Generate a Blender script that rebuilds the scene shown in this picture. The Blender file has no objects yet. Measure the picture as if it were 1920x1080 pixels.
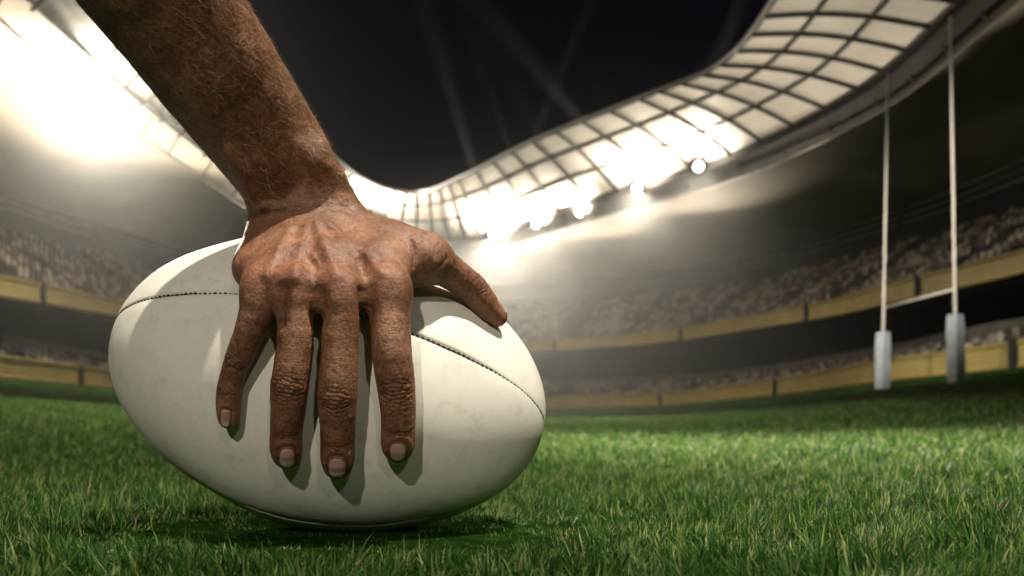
import bpy, math, os
import numpy as np
from mathutils import Vector, Matrix, Euler

sc = bpy.context.scene
R = math.radians
rng = np.random.default_rng(7)
DBG = os.environ.get('DBG', '')

# ------------------------------------------------------------------ camera
EYE = 0.063                      # lens height above the turf
FPX, CX, HY = 1663.0, 960.0, 823.0   # focal length / optical axis / horizon in photo pixels
cam_d = bpy.data.cameras.new('camera')
cam = bpy.data.objects.new('camera', cam_d)
sc.collection.objects.link(cam)
cam.location = (0, 0, EYE)
cam.rotation_euler = (R(90), 0, 0)
cam_d.sensor_width = 36.0
cam_d.lens = 36.0 * FPX / 1920.0
cam_d.shift_y = (HY - 540.0) / 1920.0
cam_d.clip_start = 0.02
cam_d.clip_end = 2000
cam_d.dof.use_dof = True
cam_d.dof.focus_distance = 0.485
cam_d.dof.aperture_fstop = 11.0
sc.camera = cam

# ------------------------------------------------------------------ night sky
world = bpy.data.worlds.new('World')
sc.world = world
world.use_nodes = True
wn = world.node_tree.nodes
wn['Background'].inputs[0].default_value = (0.12, 0.22, 0.75, 1)
wn['Background'].inputs[1].default_value = 0.0035

sc.view_settings.view_transform = 'Standard'
sc.view_settings.look = 'None'
sc.view_settings.exposure = 0.0
sc.view_settings.gamma = 1.0
sc.view_settings.use_curve_mapping = False
sc.render.engine = 'CYCLES'
sc.cycles.use_denoising = True
sc.cycles.max_bounces = 6
sc.cycles.diffuse_bounces = 3
sc.cycles.transmission_bounces = 4
sc.cycles.transparent_max_bounces = 8
sc.cycles.volume_bounces = 0
sc.cycles.sample_clamp_indirect = 6.0
sc.cycles.use_light_tree = True
sc.cycles.use_adaptive_sampling = False

# ------------------------------------------------------------------ lamps (intensity settings)
WARM = (1.0, 0.90, 0.74)
CREAM = (1.0, 0.925, 0.80)
KEY_LAMP = dict(loc=(-4.0, -37.0, 19.0), aim=(-0.04, 0.50, 0.05), power=82000.0, size=R(1.8), blend=1.0)
FILL_LAMP = dict(loc=(6.0, -4.5, 21.5), aim=(-0.03, 0.49, 0.08), power=92000.0, size=R(2.1), blend=1.0)  # added fill, floating without support, lights the back of the hand
PITCH_LAMP = dict(loc=(-14.2, 77.0, 18.0), aim=(0.72, 2.2, 0.0), power=1700000.0, size=R(1.4), blend=1.0)
FRONT_LAMP = dict(loc=(12.0, -36.0, 16.5), aim=(-0.03, 0.50, 0.05), power=16000.0, size=R(2.0), blend=1.0)  # added light from the front right to soften the finger shadows
POST_LAMP = dict(loc=(-11.5, -8.0, 20.5), aim=(14.6, 32.0, 7.0), power=125000.0, size=R(13.0), blend=1.0)  # added light behind the lens to brighten the goal posts
FLOOD_POWER = 550.0
ROOF_WASH = 20000.0
ADDED_UPLIGHT = 9000.0
FLOOD_BEAM = 110000.0
RAY_POWER = 300000.0
LEFT_BEAM = 230000.0
LEFT_POWER = 12000.0
HAZE_DENSITY = 0.0004
HAZE_ANISO = 0.90

# ------------------------------------------------------------------ helpers
COL = sc.collection


def link(o, parent=None):
    COL.objects.link(o)
    if parent is not None:
        o.parent = parent
    return o


def mesh_obj(name, verts, faces, mat=None, parent=None, smooth=False, inv=None):
    me = bpy.data.meshes.new(name)
    verts = np.asarray(verts, dtype=np.float64)
    if parent is not None:
        verts = verts - np.array(parent.matrix_world.translation)
    me.from_pydata(verts.tolist(), [], [list(map(int, f)) for f in faces])
    if mat:
        me.materials.append(mat)
    if smooth:
        me.polygons.foreach_set('use_smooth', [True] * len(me.polygons))
    me.update()
    o = bpy.data.objects.new(name, me)
    return link(o, parent)


def fast_mesh(name, V, loops, starts, totals, mat, parent=None, smooth=True, attrs=None):
    me = bpy.data.meshes.new(name)
    V = np.asarray(V, np.float32)
    if parent is not None:
        V = V - np.array(parent.matrix_world.translation, np.float32)
    me.vertices.add(len(V)); me.vertices.foreach_set('co', V.ravel())
    me.loops.add(len(loops)); me.loops.foreach_set('vertex_index', np.asarray(loops, np.int32))
    me.polygons.add(len(starts))
    me.polygons.foreach_set('loop_start', np.asarray(starts, np.int32))
    try:
        me.polygons.foreach_set('loop_total', np.asarray(totals, np.int32))
    except Exception:
        pass
    me.polygons.foreach_set('use_smooth', np.full(len(starts), smooth))
    me.update(calc_edges=True)
    for k, (typ, data) in (attrs or {}).items():
        a = me.attributes.new(k, typ, 'POINT')
        a.data.foreach_set('vector' if typ == 'FLOAT_VECTOR' else 'value', np.asarray(data, np.float32).ravel())
    me.materials.append(mat)
    return link(bpy.data.objects.new(name, me), parent)


def empty(name, loc, label=None, cat=None, group=None):
    o = bpy.data.objects.new(name, None)
    o.location = loc
    o.empty_display_size = 0.1
    link(o)
    o.matrix_world = Matrix.Translation(loc)
    tag(o, label, cat, group)
    return o


def tag(o, label=None, cat=None, group=None, kind=None):
    if label: o['label'] = label
    if cat: o['category'] = cat
    if group: o['group'] = group
    if kind: o['kind'] = kind
    return o


def box_data(c, s, M=None):
    v = np.array([[x, y, z] for x in (-.5, .5) for y in (-.5, .5) for z in (-.5, .5)]) * np.array(s)
    if M is not None:
        v = v @ np.array(M).T
    f = [(0, 1, 3, 2), (4, 6, 7, 5), (0, 4, 5, 1), (2, 3, 7, 6), (0, 2, 6, 4), (1, 5, 7, 3)]
    return v + np.array(c), f


def merge(parts):
    V, Fc, n = [], [], 0
    for v, f in parts:
        V.append(np.asarray(v, float)); Fc += [tuple(i + n for i in q) for q in f]; n += len(v)
    return np.concatenate(V), Fc


def tube_data(pts, r, n=8, caps=True):
    pts = np.asarray(pts, float)
    r = np.broadcast_to(np.asarray(r, float), (len(pts),))
    tg = np.gradient(pts, axis=0); tg /= np.linalg.norm(tg, axis=1)[:, None]
    ref = np.array([0, 0, 1.0]) if abs(tg[0][2]) < .9 else np.array([1.0, 0, 0])
    V = []
    for p, t, rr in zip(pts, tg, r):
        a = np.cross(t, ref); a /= np.linalg.norm(a); b = np.cross(t, a)
        th = np.arange(n) * 2 * np.pi / n
        V.append(p + rr * (np.cos(th)[:, None] * a + np.sin(th)[:, None] * b))
    V = np.concatenate(V)
    Fc = []
    for i in range(len(pts) - 1):
        for j in range(n):
            k = (j + 1) % n
            Fc.append((i * n + j, i * n + k, (i + 1) * n + k, (i + 1) * n + j))
    if caps:
        Fc.append(tuple(range(n))[::-1]); Fc.append(tuple((len(pts) - 1) * n + j for j in range(n)))
    return V, Fc


# --- node helper
def material(name):
    m = bpy.data.materials.new(name)
    m.use_nodes = True
    nt = m.node_tree
    b = nt.nodes['Principled BSDF']
    return m, nt, b


def N(nt, t, **kw):
    n = nt.nodes.new(t)
    for k, v in kw.items():
        if k.startswith('i_'):
            key = k[2:]
            n.inputs[int(key) if key.isdigit() else key.replace('_', ' ')].default_value = v
        else:
            setattr(n, k, v)
    return n


def noise(nt, scale, detail=4, rough=.55, vec=None):
    n = N(nt, 'ShaderNodeTexNoise')
    n.inputs['Scale'].default_value = scale; n.inputs['Detail'].default_value = detail; n.inputs['Roughness'].default_value = rough
    if vec is not None: nt.links.new(vec, n.inputs['Vector'])
    return n


def ramp(nt, fac, stops):
    n = N(nt, 'ShaderNodeValToRGB')
    el = n.color_ramp.elements
    while len(el) < len(stops): el.new(0.5)
    for e, (p, c) in zip(el, stops):
        e.position = p; e.color = (*c, 1) if len(c) == 3 else c
    nt.links.new(fac, n.inputs[0])
    return n


def mix(nt, fac, a, b, blend='MIX'):
    n = N(nt, 'ShaderNodeMix', data_type='RGBA', blend_type=blend)
    for sock, v in ((n.inputs[0], fac), (n.inputs[6], a), (n.inputs[7], b)):
        if hasattr(v, 'links'): nt.links.new(v, sock)
        elif isinstance(v, (int, float)): sock.default_value = v
        else: sock.default_value = (*v, 1)
    return n.outputs[2]


def bump(nt, height, strength, dist, normal=None):
    n = N(nt, 'ShaderNodeBump')
    n.inputs['Strength'].default_value = strength; n.inputs['Distance'].default_value = dist
    nt.links.new(height, n.inputs['Height'])
    if normal is not None: nt.links.new(normal, n.inputs['Normal'])
    return n.outputs['Normal']


def simple_mat(name, col, rough=.5, var=.15, scale=3.0, metal=0.0, bmp=0.0):
    m, nt, b = material(name)
    tc = N(nt, 'ShaderNodeTexCoord')
    n = noise(nt, scale, 5, .6, tc.outputs['Object'])
    lo = tuple(c * (1 - var) for c in col); hi = tuple(min(1, c * (1 + var)) for c in col)
    r = ramp(nt, n.outputs['Fac'], [(.3, lo), (.7, hi)])
    nt.links.new(r.outputs[0], b.inputs['Base Color'])
    b.inputs['Roughness'].default_value = rough; b.inputs['Metallic'].default_value = metal
    if bmp:
        nt.links.new(bump(nt, n.outputs['Fac'], .5, bmp), b.inputs['Normal'])
    return m


# pixel + distance from the lens plane -> point in the place
def at(px, py, d):
    return np.array([(px - CX) / FPX * d, d, EYE - (py - HY) / FPX * d])


# ================================================================== STADIUM PLAN
PLAN_INNER = [(12.6, -20), (12.8, 20), (12.6, 42), (11.7, 49.7), (7.9, 54.7), (1.5, 62.6), (-4.3, 71.6), (-8.2, 75.8), (-11.4, 73.2), (-13.2, 67), (-14.6, 53), (-15, 42), (-15, 20), (-15, -20), (0, -45)]
PLAN_GLASS = [(19.5, -24), (19.5, 20), (19.4, 38.4), (18.8, 48), (14.5, 59), (5.9, 70.5), (-3, 82.5), (-9, 84), (-15, 80), (-19, 70), (-20.5, 55), (-21, 45), (-20, 20), (-20, -24), (0, -55)]
PLAN_FENCE = [(24, -28), (23.2, 20), (22.6, 40), (20.6, 50), (19.3, 65), (14, 84), (3.3, 93), (-8, 96), (-18, 90), (-24, 70), (-25.8, 53), (-28.2, 42), (-29, 20), (-29, -28), (0, -65)]
NB = len(PLAN_FENCE)
BASE_Z = 3.2 + EYE


def curve_at(plan, u):
    P = np.asarray(plan, float); n = len(P)
    u = np.asarray(u, float) % n
    i = np.floor(u).astype(int); t = (u - i)[..., None]
    p0, p1, p2, p3 = P[(i - 1) % n], P[i % n], P[(i + 1) % n], P[(i + 2) % n]
    d1 = np.linalg.norm(p2 - p1, axis=-1)[..., None]
    m1 = (p2 - p0) / (np.linalg.norm(p2 - p1, axis=-1) + np.linalg.norm(p1 - p0, axis=-1))[..., None] * d1
    m2 = (p3 - p1) / (np.linalg.norm(p3 - p2, axis=-1) + np.linalg.norm(p2 - p1, axis=-1))[..., None] * d1
    return (2 * t**3 - 3 * t**2 + 1) * p1 + (t**3 - 2 * t**2 + t) * m1 + (-2 * t**3 + 3 * t**2) * p2 + (t**3 - t**2) * m2


def offset_at(plan, u, off):
    u = np.asarray(u, float)
    p = curve_at(plan, u)
    d = curve_at(plan, u + .02) - curve_at(plan, u - .02)
    d /= np.linalg.norm(d, axis=-1)[..., None]
    nrm = np.stack([d[..., 1], -d[..., 0]], -1)      # outward (curve runs counter-clockwise)
    return p + nrm * np.asarray(off, float)[..., None] if np.ndim(off) else p + nrm * off


_uu = np.linspace(0, NB, 1500, endpoint=False)
_pf = curve_at(PLAN_FENCE, _uu)
_az = np.arctan2(_pf[:, 0], _pf[:, 1]); _o = np.argsort(_az)
_azs, _Ds = _az[_o], np.linalg.norm(_pf, axis=1)[_o]


def ground_z(x, y):
    x = np.asarray(x, float); y = np.asarray(y, float)
    D = np.interp(np.arctan2(x, y), _azs, _Ds, period=2 * np.pi)
    q = np.minimum(np.hypot(x, y) / D, 1.0)
    return BASE_Z * q ** 1.3


# ================================================================== BALL SHAPE (needed by hand and grass)
BC = np.array([-0.11711, 0.58, 0.03552 + EYE]); B_TILT, B_YAW, BA, BB, BP, BQ = 0.21516, 0.04026, 0.14097, 0.09528, 1.70744, 0.47948
B_AX = np.array([math.cos(B_TILT) * math.cos(B_YAW), math.sin(B_YAW), -math.sin(B_TILT) * math.cos(B_YAW)])
B_UP = np.array([0, 0, 1.0]) - B_AX * B_AX[2]; B_UP /= np.linalg.norm(B_UP)
B_FR = np.cross(B_UP, B_AX)
if B_FR[1] > 0: B_FR = -B_FR


def ball_r(s):
    s = np.clip(np.asarray(s, float), -1, 1)
    e = 0.02
    ss = np.minimum(np.sqrt(s * s + e) - math.sqrt(e) + math.sqrt(e) * s * s, 1) if False else np.sqrt(s * s * (1 - .0) + .004 * (1 - s * s))
    return BB * np.maximum(1 - ss ** BP, 0) ** BQ * (1 / (1 - .004 ** (BP / 2)) ** BQ)


def ball_sd(p):
    """approximate signed distance to the ball"""
    q = p - BC
    s = q @ B_AX
    rad = np.linalg.norm(q - s[..., None] * B_AX, axis=-1)
    k = np.sqrt((s / BA) ** 2 + (rad / BB) ** 2)
    # move along the ray through the centre onto the profile
    lo = np.zeros_like(k) + .5; hi = np.zeros_like(k) + 1.6
    kk = np.maximum(k, 1e-6)
    for _ in range(22):
        m = (lo + hi) / 2
        inside = (np.abs(s / kk * m) < BA) & (rad / kk * m < ball_r(s / kk * m / BA))
        lo = np.where(inside, m, lo); hi = np.where(inside, hi, m)
    f = lo / kk
    return (1 - f) * np.linalg.norm(q, axis=-1) * .93


def ball_depth(px, py):
    d = np.linspace(.42, .60, 721)
    P = np.stack([(px - CX) / FPX * d, d, EYE - (py - HY) / FPX * d], -1)
    ins = np.nonzero(ball_sd(P) < 0)[0]
    return d[ins[0]] if len(ins) else None

# ================================================================== GROUND
def pitch_mat():
    m, nt, b = material('turf_soil')
    tc = N(nt, 'ShaderNodeTexCoord')
    n1 = noise(nt, 60, 8, .75, tc.outputs['Object'])
    n2 = noise(nt, 1.3, 5, .6, tc.outputs['Object'])
    c = ramp(nt, n1.outputs['Fac'], [(.3, (.010, .030, .005)), (.55, (.032, .085, .014)), (.75, (.08, .15, .034))])
    c2 = ramp(nt, n2.outputs['Fac'], [(.3, (.55, .6, .5)), (.7, (1.15, 1.1, 1.0))])
    nt.links.new(mix(nt, .8, c.outputs[0], c2.outputs[0], 'MULTIPLY'), b.inputs['Base Color'])
    b.inputs['Roughness'].default_value = .9
    b.inputs['Specular IOR Level'].default_value = 0.0
    nt.links.new(bump(nt, n1.outputs['Fac'], 1.0, .03), b.inputs['Normal'])
    return m


rad = np.concatenate([[0], np.geomspace(.08, 1.0, 90), np.linspace(1.02, 1.0, 0), [1.15, 1.6, 4.0, 12.0]])
naz = 192
az = np.linspace(-np.pi, np.pi, naz, endpoint=False)
Daz = np.interp(az, _azs, _Ds, period=2 * np.pi)
V = [(0, 0, 0)]
radii = np.concatenate([np.geomspace(.002, 1.0, 70), [1.2, 2.0, 6.0]])
for q in radii:
    x, y = np.sin(az) * Daz * q, np.cos(az) * Daz * q
    V += list(zip(x, y, ground_z(x, y)))
Fc = [(0, 1 + (j + 1) % naz, 1 + j) for j in range(naz)]
for i in range(len(radii) - 1):
    for j in range(naz):
        k = (j + 1) % naz
        Fc.append((1 + i * naz + j, 1 + i * naz + k, 1 + (i + 1) * naz + k, 1 + (i + 1) * naz + j))
pitch = mesh_obj('pitch', V, Fc, pitch_mat(), None, True)
tag(pitch, kind='structure')

# ================================================================== STANDS
M_YELLOW = simple_mat('ochre_painted_board', (.40, .305, .10), .45, .15, .6)
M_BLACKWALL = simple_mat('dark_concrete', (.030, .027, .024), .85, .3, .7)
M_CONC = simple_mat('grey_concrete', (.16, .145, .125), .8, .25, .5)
M_STEEL = simple_mat('dark_brown_steel', (.016, .013, .010), .7, .2, 1.0)
M_RAIL = simple_mat('pale_steel_rail', (.10, .09, .075), .4, .1, 1.0)


def seat_mat():
    m, nt, b = material('pale_plastic_seat')
    a = N(nt, 'ShaderNodeAttribute', attribute_name='tone')
    oi = N(nt, 'ShaderNodeObjectInfo')
    mx = N(nt, 'ShaderNodeMath', operation='ADD')
    nt.links.new(a.outputs['Fac'], mx.inputs[0])
    ml = N(nt, 'ShaderNodeMath', operation='MULTIPLY'); ml.inputs[1].default_value = .0
    nt.links.new(oi.outputs['Random'], ml.inputs[0]); nt.links.new(ml.outputs[0], mx.inputs[1])
    c = ramp(nt, mx.outputs[0], [(0, (.018, .015, .012)), (.42, (.07, .058, .048)), (.6, (.27, .225, .185)), (1, (.46, .40, .335))])
    nt.links.new(c.outputs[0], b.inputs['Base Color']); b.inputs['Roughness'].default_value = .5
    return m


M_SEAT = seat_mat()
UP0, UP1 = 9.2, 10.7


def up_z(y): 
    t = np.clip((np.asarray(y, float) - 45) / 42, 0, 1)
    return UP0 + (UP1 - UP0) * t * t * (3 - 2 * t) + EYE


def strip(u0, u1, n, prof, plan=PLAN_FENCE):
    """sweep a profile [(offset, z or function of y)] along the plan between u0 and u1"""
    us = np.linspace(u0, u1, n)
    cols = []
    for off, z in prof:
        p = offset_at(plan, us, off)
        zz = z(p[:, 1]) if callable(z) else np.full(n, z)
        cols.append(np.column_stack([p, zz]))
    V = np.stack(cols, 1)                                    # n, k, 3
    k = len(prof)
    I = np.arange(n * k).reshape(n, k)
    return V.reshape(-1, 3), I


def swept(u0, u1, n, prof, closed=False, plan=PLAN_FENCE):
    V, I = strip(u0, u1, n, prof, plan)
    k = I.shape[1]
    Fc = []
    for i in range(n - 1):
        for j in range(k if closed else k - 1):
            jj = (j + 1) % k
            Fc.append((I[i, j], I[i + 1, j], I[i + 1, jj], I[i, jj]))
    if closed:
        Fc.append(tuple(I[0, ::-1])); Fc.append(tuple(I[-1]))
    return V, Fc


def board_profile(off, zb, h):
    """board with a lip along the top and the bottom and a recessed face"""
    f = zb if callable(zb) else (lambda y, z=zb: np.full(np.shape(y), z))
    g = lambda dz: (lambda y: f(y) + dz)
    return [(off + .25, g(0)), (off - .06, g(0)), (off - .10, g(.05)), (off - .10, g(.15)), (off - .02, g(.20)), (off - .02, g(h - .22)), (off - .12, g(h - .16)), (off - .14, g(h - .05)), (off - .05, g(h)), (off + .25, g(h))]


lower = empty('lower_stand', (20.6, 52, BASE_Z), 'lower tier of pale seats behind the ochre boards edging the pitch', 'stand')
upper = empty('upper_stand', (22, 52, BASE_Z + 5), 'upper tier of pale seats above the raised ochre fascia band', 'stand')
lz = BASE_Z
U_FROM, U_TO = 0.0, float(NB)
for b in range(NB):
    V, Fc = swept(b + .02, b + .98, 14, board_profile(0.0, BASE_Z, 1.22), True)
    mesh_obj('board', V, Fc, M_YELLOW, lower)
    V, Fc = swept(b + .018, b + .982, 14, board_profile(2.5, lambda y: up_z(y) - 1.2, 1.2), True)
    mesh_obj('fascia_board', V, Fc, M_YELLOW, upper)
    # posts in the joints between boards
    for plan_off, z0, h, par in ((-.02, BASE_Z, 1.25, lower), (2.45, None, 1.25, upper)):
        p = offset_at(PLAN_FENCE, np.array([float(b)]), plan_off)[0]
        zz = z0 if z0 is not None else float(up_z(p[1])) - 1.22
        v, f = box_data((p[0], p[1], zz + h / 2), (.30, .30, h))
        mesh_obj('joint_post', v, f, M_STEEL, par)

NL, NU = 7, 13
def tier_prof(off0, z0, n, dep, rise):
    pr = []
    f = z0 if callable(z0) else (lambda y, z=z0: np.full(np.shape(y), z))
    for r in range(n):
        pr.append((off0 + r * dep, (lambda y, r=r: f(y) + (r) * rise)))
        pr.append((off0 + (r + 1) * dep - .001, (lambda y, r=r: f(y) + (r) * rise)))
    return pr


LOW_OFF, LOW_Z, LOW_D, LOW_R = .7, BASE_Z + .55, .85, .30
UPP_OFF, UPP_D, UPP_R = 2.9, .80, .47
upp_z0 = lambda y: up_z(y) - .45
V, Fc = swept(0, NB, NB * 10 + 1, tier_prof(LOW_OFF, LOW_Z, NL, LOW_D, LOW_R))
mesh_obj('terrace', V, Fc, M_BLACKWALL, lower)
V, Fc = swept(0, NB, NB * 10 + 1, [(LOW_OFF + NL * LOW_D, LOW_Z + NL * LOW_R - .3), (LOW_OFF + NL * LOW_D, LOW_Z + NL * LOW_R + .75), (LOW_OFF + NL * LOW_D + .3, LOW_Z + NL * LOW_R + .75), (LOW_OFF + NL * LOW_D + .3, BASE_Z)])
mesh_obj('rear_parapet', V, Fc, M_CONC, lower)
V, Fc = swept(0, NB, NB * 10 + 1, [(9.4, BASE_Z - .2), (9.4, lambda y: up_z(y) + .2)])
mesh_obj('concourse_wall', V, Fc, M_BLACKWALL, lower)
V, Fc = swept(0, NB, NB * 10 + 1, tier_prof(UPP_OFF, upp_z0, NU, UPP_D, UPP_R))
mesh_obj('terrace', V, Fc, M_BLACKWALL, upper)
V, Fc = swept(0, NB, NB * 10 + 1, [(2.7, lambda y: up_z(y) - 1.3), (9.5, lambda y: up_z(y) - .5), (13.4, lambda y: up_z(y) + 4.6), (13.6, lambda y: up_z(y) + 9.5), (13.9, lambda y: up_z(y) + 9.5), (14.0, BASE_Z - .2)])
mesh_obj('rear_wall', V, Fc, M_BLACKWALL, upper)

# seats: each a shell with a back and a pan
sv, sf = merge([box_data((0, .20, .38), (.40, .05, .42), np.array([[1, 0, 0], [0, .97, .24], [0, -.24, .97]])), box_data((0, 0, .16), (.40, .40, .06)), box_data((0, .16, .06), (.08, .08, .16))])


def seat_spots(off0, z0, n, dep, rise, u0, u1):
    out = []
    f = z0 if callable(z0) else (lambda y, z=z0: np.full(np.shape(y), z))
    us = np.linspace(u0, u1, 9000)
    for r in range(n):
        off = off0 + (r + .55) * dep
        p = offset_at(PLAN_FENCE, us, off)
        L = np.concatenate([[0], np.cumsum(np.linalg.norm(np.diff(p, axis=0), axis=1))])
        m = int(L[-1] / .62)
        ls = (np.arange(m) + .5) * .62
        uu = np.interp(ls, L, us)
        ln = np.minimum(uu % 1, 1 - uu % 1)                   # distance to the aisle at each bay joint
        ds = np.gradient(L, us); wid = 1.35 / np.interp(uu, us, ds)
        keep = ln > wid * (1 + .25 * math.sin(r * 2.2))
        # stair openings half way along the bays
        half = np.abs(uu % 1 - .5) < .75 / np.interp(uu, us, ds)
        keep &= ~half
        uu = uu[keep]
        p = offset_at(PLAN_FENCE, uu, off)
        d = curve_at(PLAN_FENCE, uu + .01) - curve_at(PLAN_FENCE, uu - .01)
        ang = np.arctan2(d[:, 1], d[:, 0]) + np.pi            # seat faces the pitch
        zz = f(p[:, 1]) + r * rise
        out.append(np.column_stack([p, zz, ang]))
    return np.concatenate(out)


seat_me = bpy.data.meshes.new('seat')
seat_me.from_pydata(sv.tolist(), [], sf); seat_me.materials.append(M_SEAT); seat_me.update()
_a = seat_me.attributes.new('tone', 'FLOAT', 'POINT'); _a.data.foreach_set('value', np.full(len(sv), .6, np.float32))
seat_vars = [seat_me]
for tv in (.15, .4, .9):
    m2 = seat_me.copy(); m2.attributes['tone'].data.foreach_set('value', np.full(len(sv), tv, np.float32)); seat_vars.append(m2)
for par, spots in ((lower, seat_spots(LOW_OFF, LOW_Z, NL, LOW_D, LOW_R, 1.2, 12.2)), (upper, seat_spots(UPP_OFF, upp_z0, NU, UPP_D, UPP_R, 1.2, 12.2))):
    px = CX + FPX * spots[:, 0] / np.maximum(spots[:, 1], 1); py = HY - FPX * (spots[:, 2] - EYE) / np.maximum(spots[:, 1], 1)
    # in view and not behind the ball, hand or arm
    inview = (spots[:, 1] > 5) & (px > 0) & (px < 1920) & (py > 0) & ~((px > 215) & (px < 1000) & (py > 430))
    rank = np.where(inview, spots[:, 1], 1e6)
    o = np.argsort(rank)
    near, rest = o[:300], o[300:]
    org = np.array(par.location)
    for q, i in enumerate(near):
        x, y, z, a = spots[i]
        s_ = bpy.data.objects.new('seat', seat_vars[(i * 7 + q) % 4])
        link(s_, par)
        s_.location = (x - org[0], y - org[1], z - org[2]); s_.rotation_euler = (0, 0, a)
    A = spots[rest, 3]; ca, sa = np.cos(A)[:, None], np.sin(A)[:, None]
    VV = np.stack([sv[None, :, 0] * ca - sv[None, :, 1] * sa + spots[rest, 0:1], sv[None, :, 0] * sa + sv[None, :, 1] * ca + spots[rest, 1:2], np.broadcast_to(sv[None, :, 2], (len(rest), len(sv))) + spots[rest, 2:3]], -1).reshape(-1, 3)
    ff = (np.arange(len(rest))[:, None, None] * len(sv) + np.array(sf)[None]).reshape(-1, 4)
    tone = np.repeat(rng.random(len(rest)), len(sv))
    st = fast_mesh('distant_seats', VV, ff.ravel(), np.arange(len(ff)) * 4, np.full(len(ff), 4), M_SEAT, par, False, {'tone': ('FLOAT', tone)})
    tag(st, kind='stuff')

# ================================================================== ROOF
def glass_mat():
    m, nt, b = material('milky_roof_glazing')
    tc = N(nt, 'ShaderNodeTexCoord')
    n = noise(nt, .35, 5, .6, tc.outputs['Object'])
    c = ramp(nt, n.outputs['Fac'], [(.3, (.66, .60, .53)), (.7, (.80, .74, .66))])
    nt.links.new(c.outputs[0], b.inputs['Base Color'])
    b.inputs['Roughness'].default_value = .55
    tr = N(nt, 'ShaderNodeBsdfTranslucent'); nt.links.new(c.outputs[0], tr.inputs['Color'])
    mx = N(nt, 'ShaderNodeMixShader'); mx.inputs[0].default_value = .3
    nt.links.new(b.outputs[0], mx.inputs[1]); nt.links.new(tr.outputs[0], mx.inputs[2])
    nt.links.new(mx.outputs[0], nt.nodes['Material Output'].inputs['Surface'])
    return m


M_GLASS = glass_mat()
M_SOFFIT = simple_mat('off_white_soffit', (.30, .26, .21), .7, .18, .12)
Z_IN, Z_GL = 21.0 + EYE, 19.0 + EYE
roof = empty('stadium_roof', (18.8, 48, Z_GL), 'sweeping stadium roof with a ring of milky glazing panels between dark beams', 'roof')
SUBB, ROWS = 4, 3


def roof_pt(u, v, dz=0.0):
    """v = 0 inner edge .. 1 outer edge of the glazing"""
    a, b = curve_at(PLAN_INNER, u), curve_at(PLAN_GLASS, u)
    xy = a + (b - a) * np.asarray(v)[..., None]
    z = Z_IN + (Z_GL - Z_IN) * np.asarray(v) + .35 * np.sin(np.pi * np.asarray(v)) + dz
    return np.concatenate([xy, np.broadcast_to(z, xy.shape[:-1])[..., None]], -1)


vb = [0.0, .32, .66, 1.0]
for b in range(NB * SUBB):
    u0, u1 = b / SUBB, (b + 1) / SUBB
    eps = .005
    for r in range(ROWS):
        uu = np.linspace(u0 + eps, u1 - eps, 5); vv = np.array([vb[r] + .006, (vb[r] + vb[r + 1]) / 2, vb[r + 1] - .006])
        Um, Vm = np.meshgrid(uu, vv, indexing='ij')
        top, bot = roof_pt(Um, Vm, .05), roof_pt(Um, Vm, .0)
        P = np.concatenate([bot.reshape(-1, 3), top.reshape(-1, 3)])
        n, k = 5, 3; I = np.arange(n * k).reshape(n, k); J = I + n * k
        Fc = []
        for i in range(n - 1):
            for j in range(k - 1):
                Fc.append((I[i, j], I[i + 1, j], I[i + 1, j + 1], I[i, j + 1])); Fc.append((J[i, j], J[i, j + 1], J[i + 1, j + 1], J[i + 1, j]))
        for i in range(n - 1):
            Fc.append((I[i, 0], J[i, 0], J[i + 1, 0], I[i + 1, 0])); Fc.append((I[i, k - 1], I[i + 1, k - 1], J[i + 1, k - 1], J[i, k - 1]))
        for j in range(k - 1):
            Fc.append((I[0, j], I[0, j + 1], J[0, j + 1], J[0, j])); Fc.append((I[n - 1, j], J[n - 1, j], J[n - 1, j + 1], I[n - 1, j + 1]))
        mesh_obj('glazing_panel', P, Fc, M_GLASS, roof)
    # radial beam under the joint
    vv = np.linspace(0, 1.04, 8)
    P = roof_pt(np.full(8, u0), vv, -.10)
    v, f = tube_data(P, .095, 6)
    mesh_obj('roof_beam', v, f, M_STEEL, roof)
for r in range(ROWS + 1):
    for b in range(NB):
        uu = np.linspace(b, b + 1, 14)
        P = roof_pt(uu, np.full(14, vb[r]), -.06)
        v, f = tube_data(P, .12 if r == 3 else .075, 6)
        mesh_obj('ring_beam', v, f, M_STEEL, roof)
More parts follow.
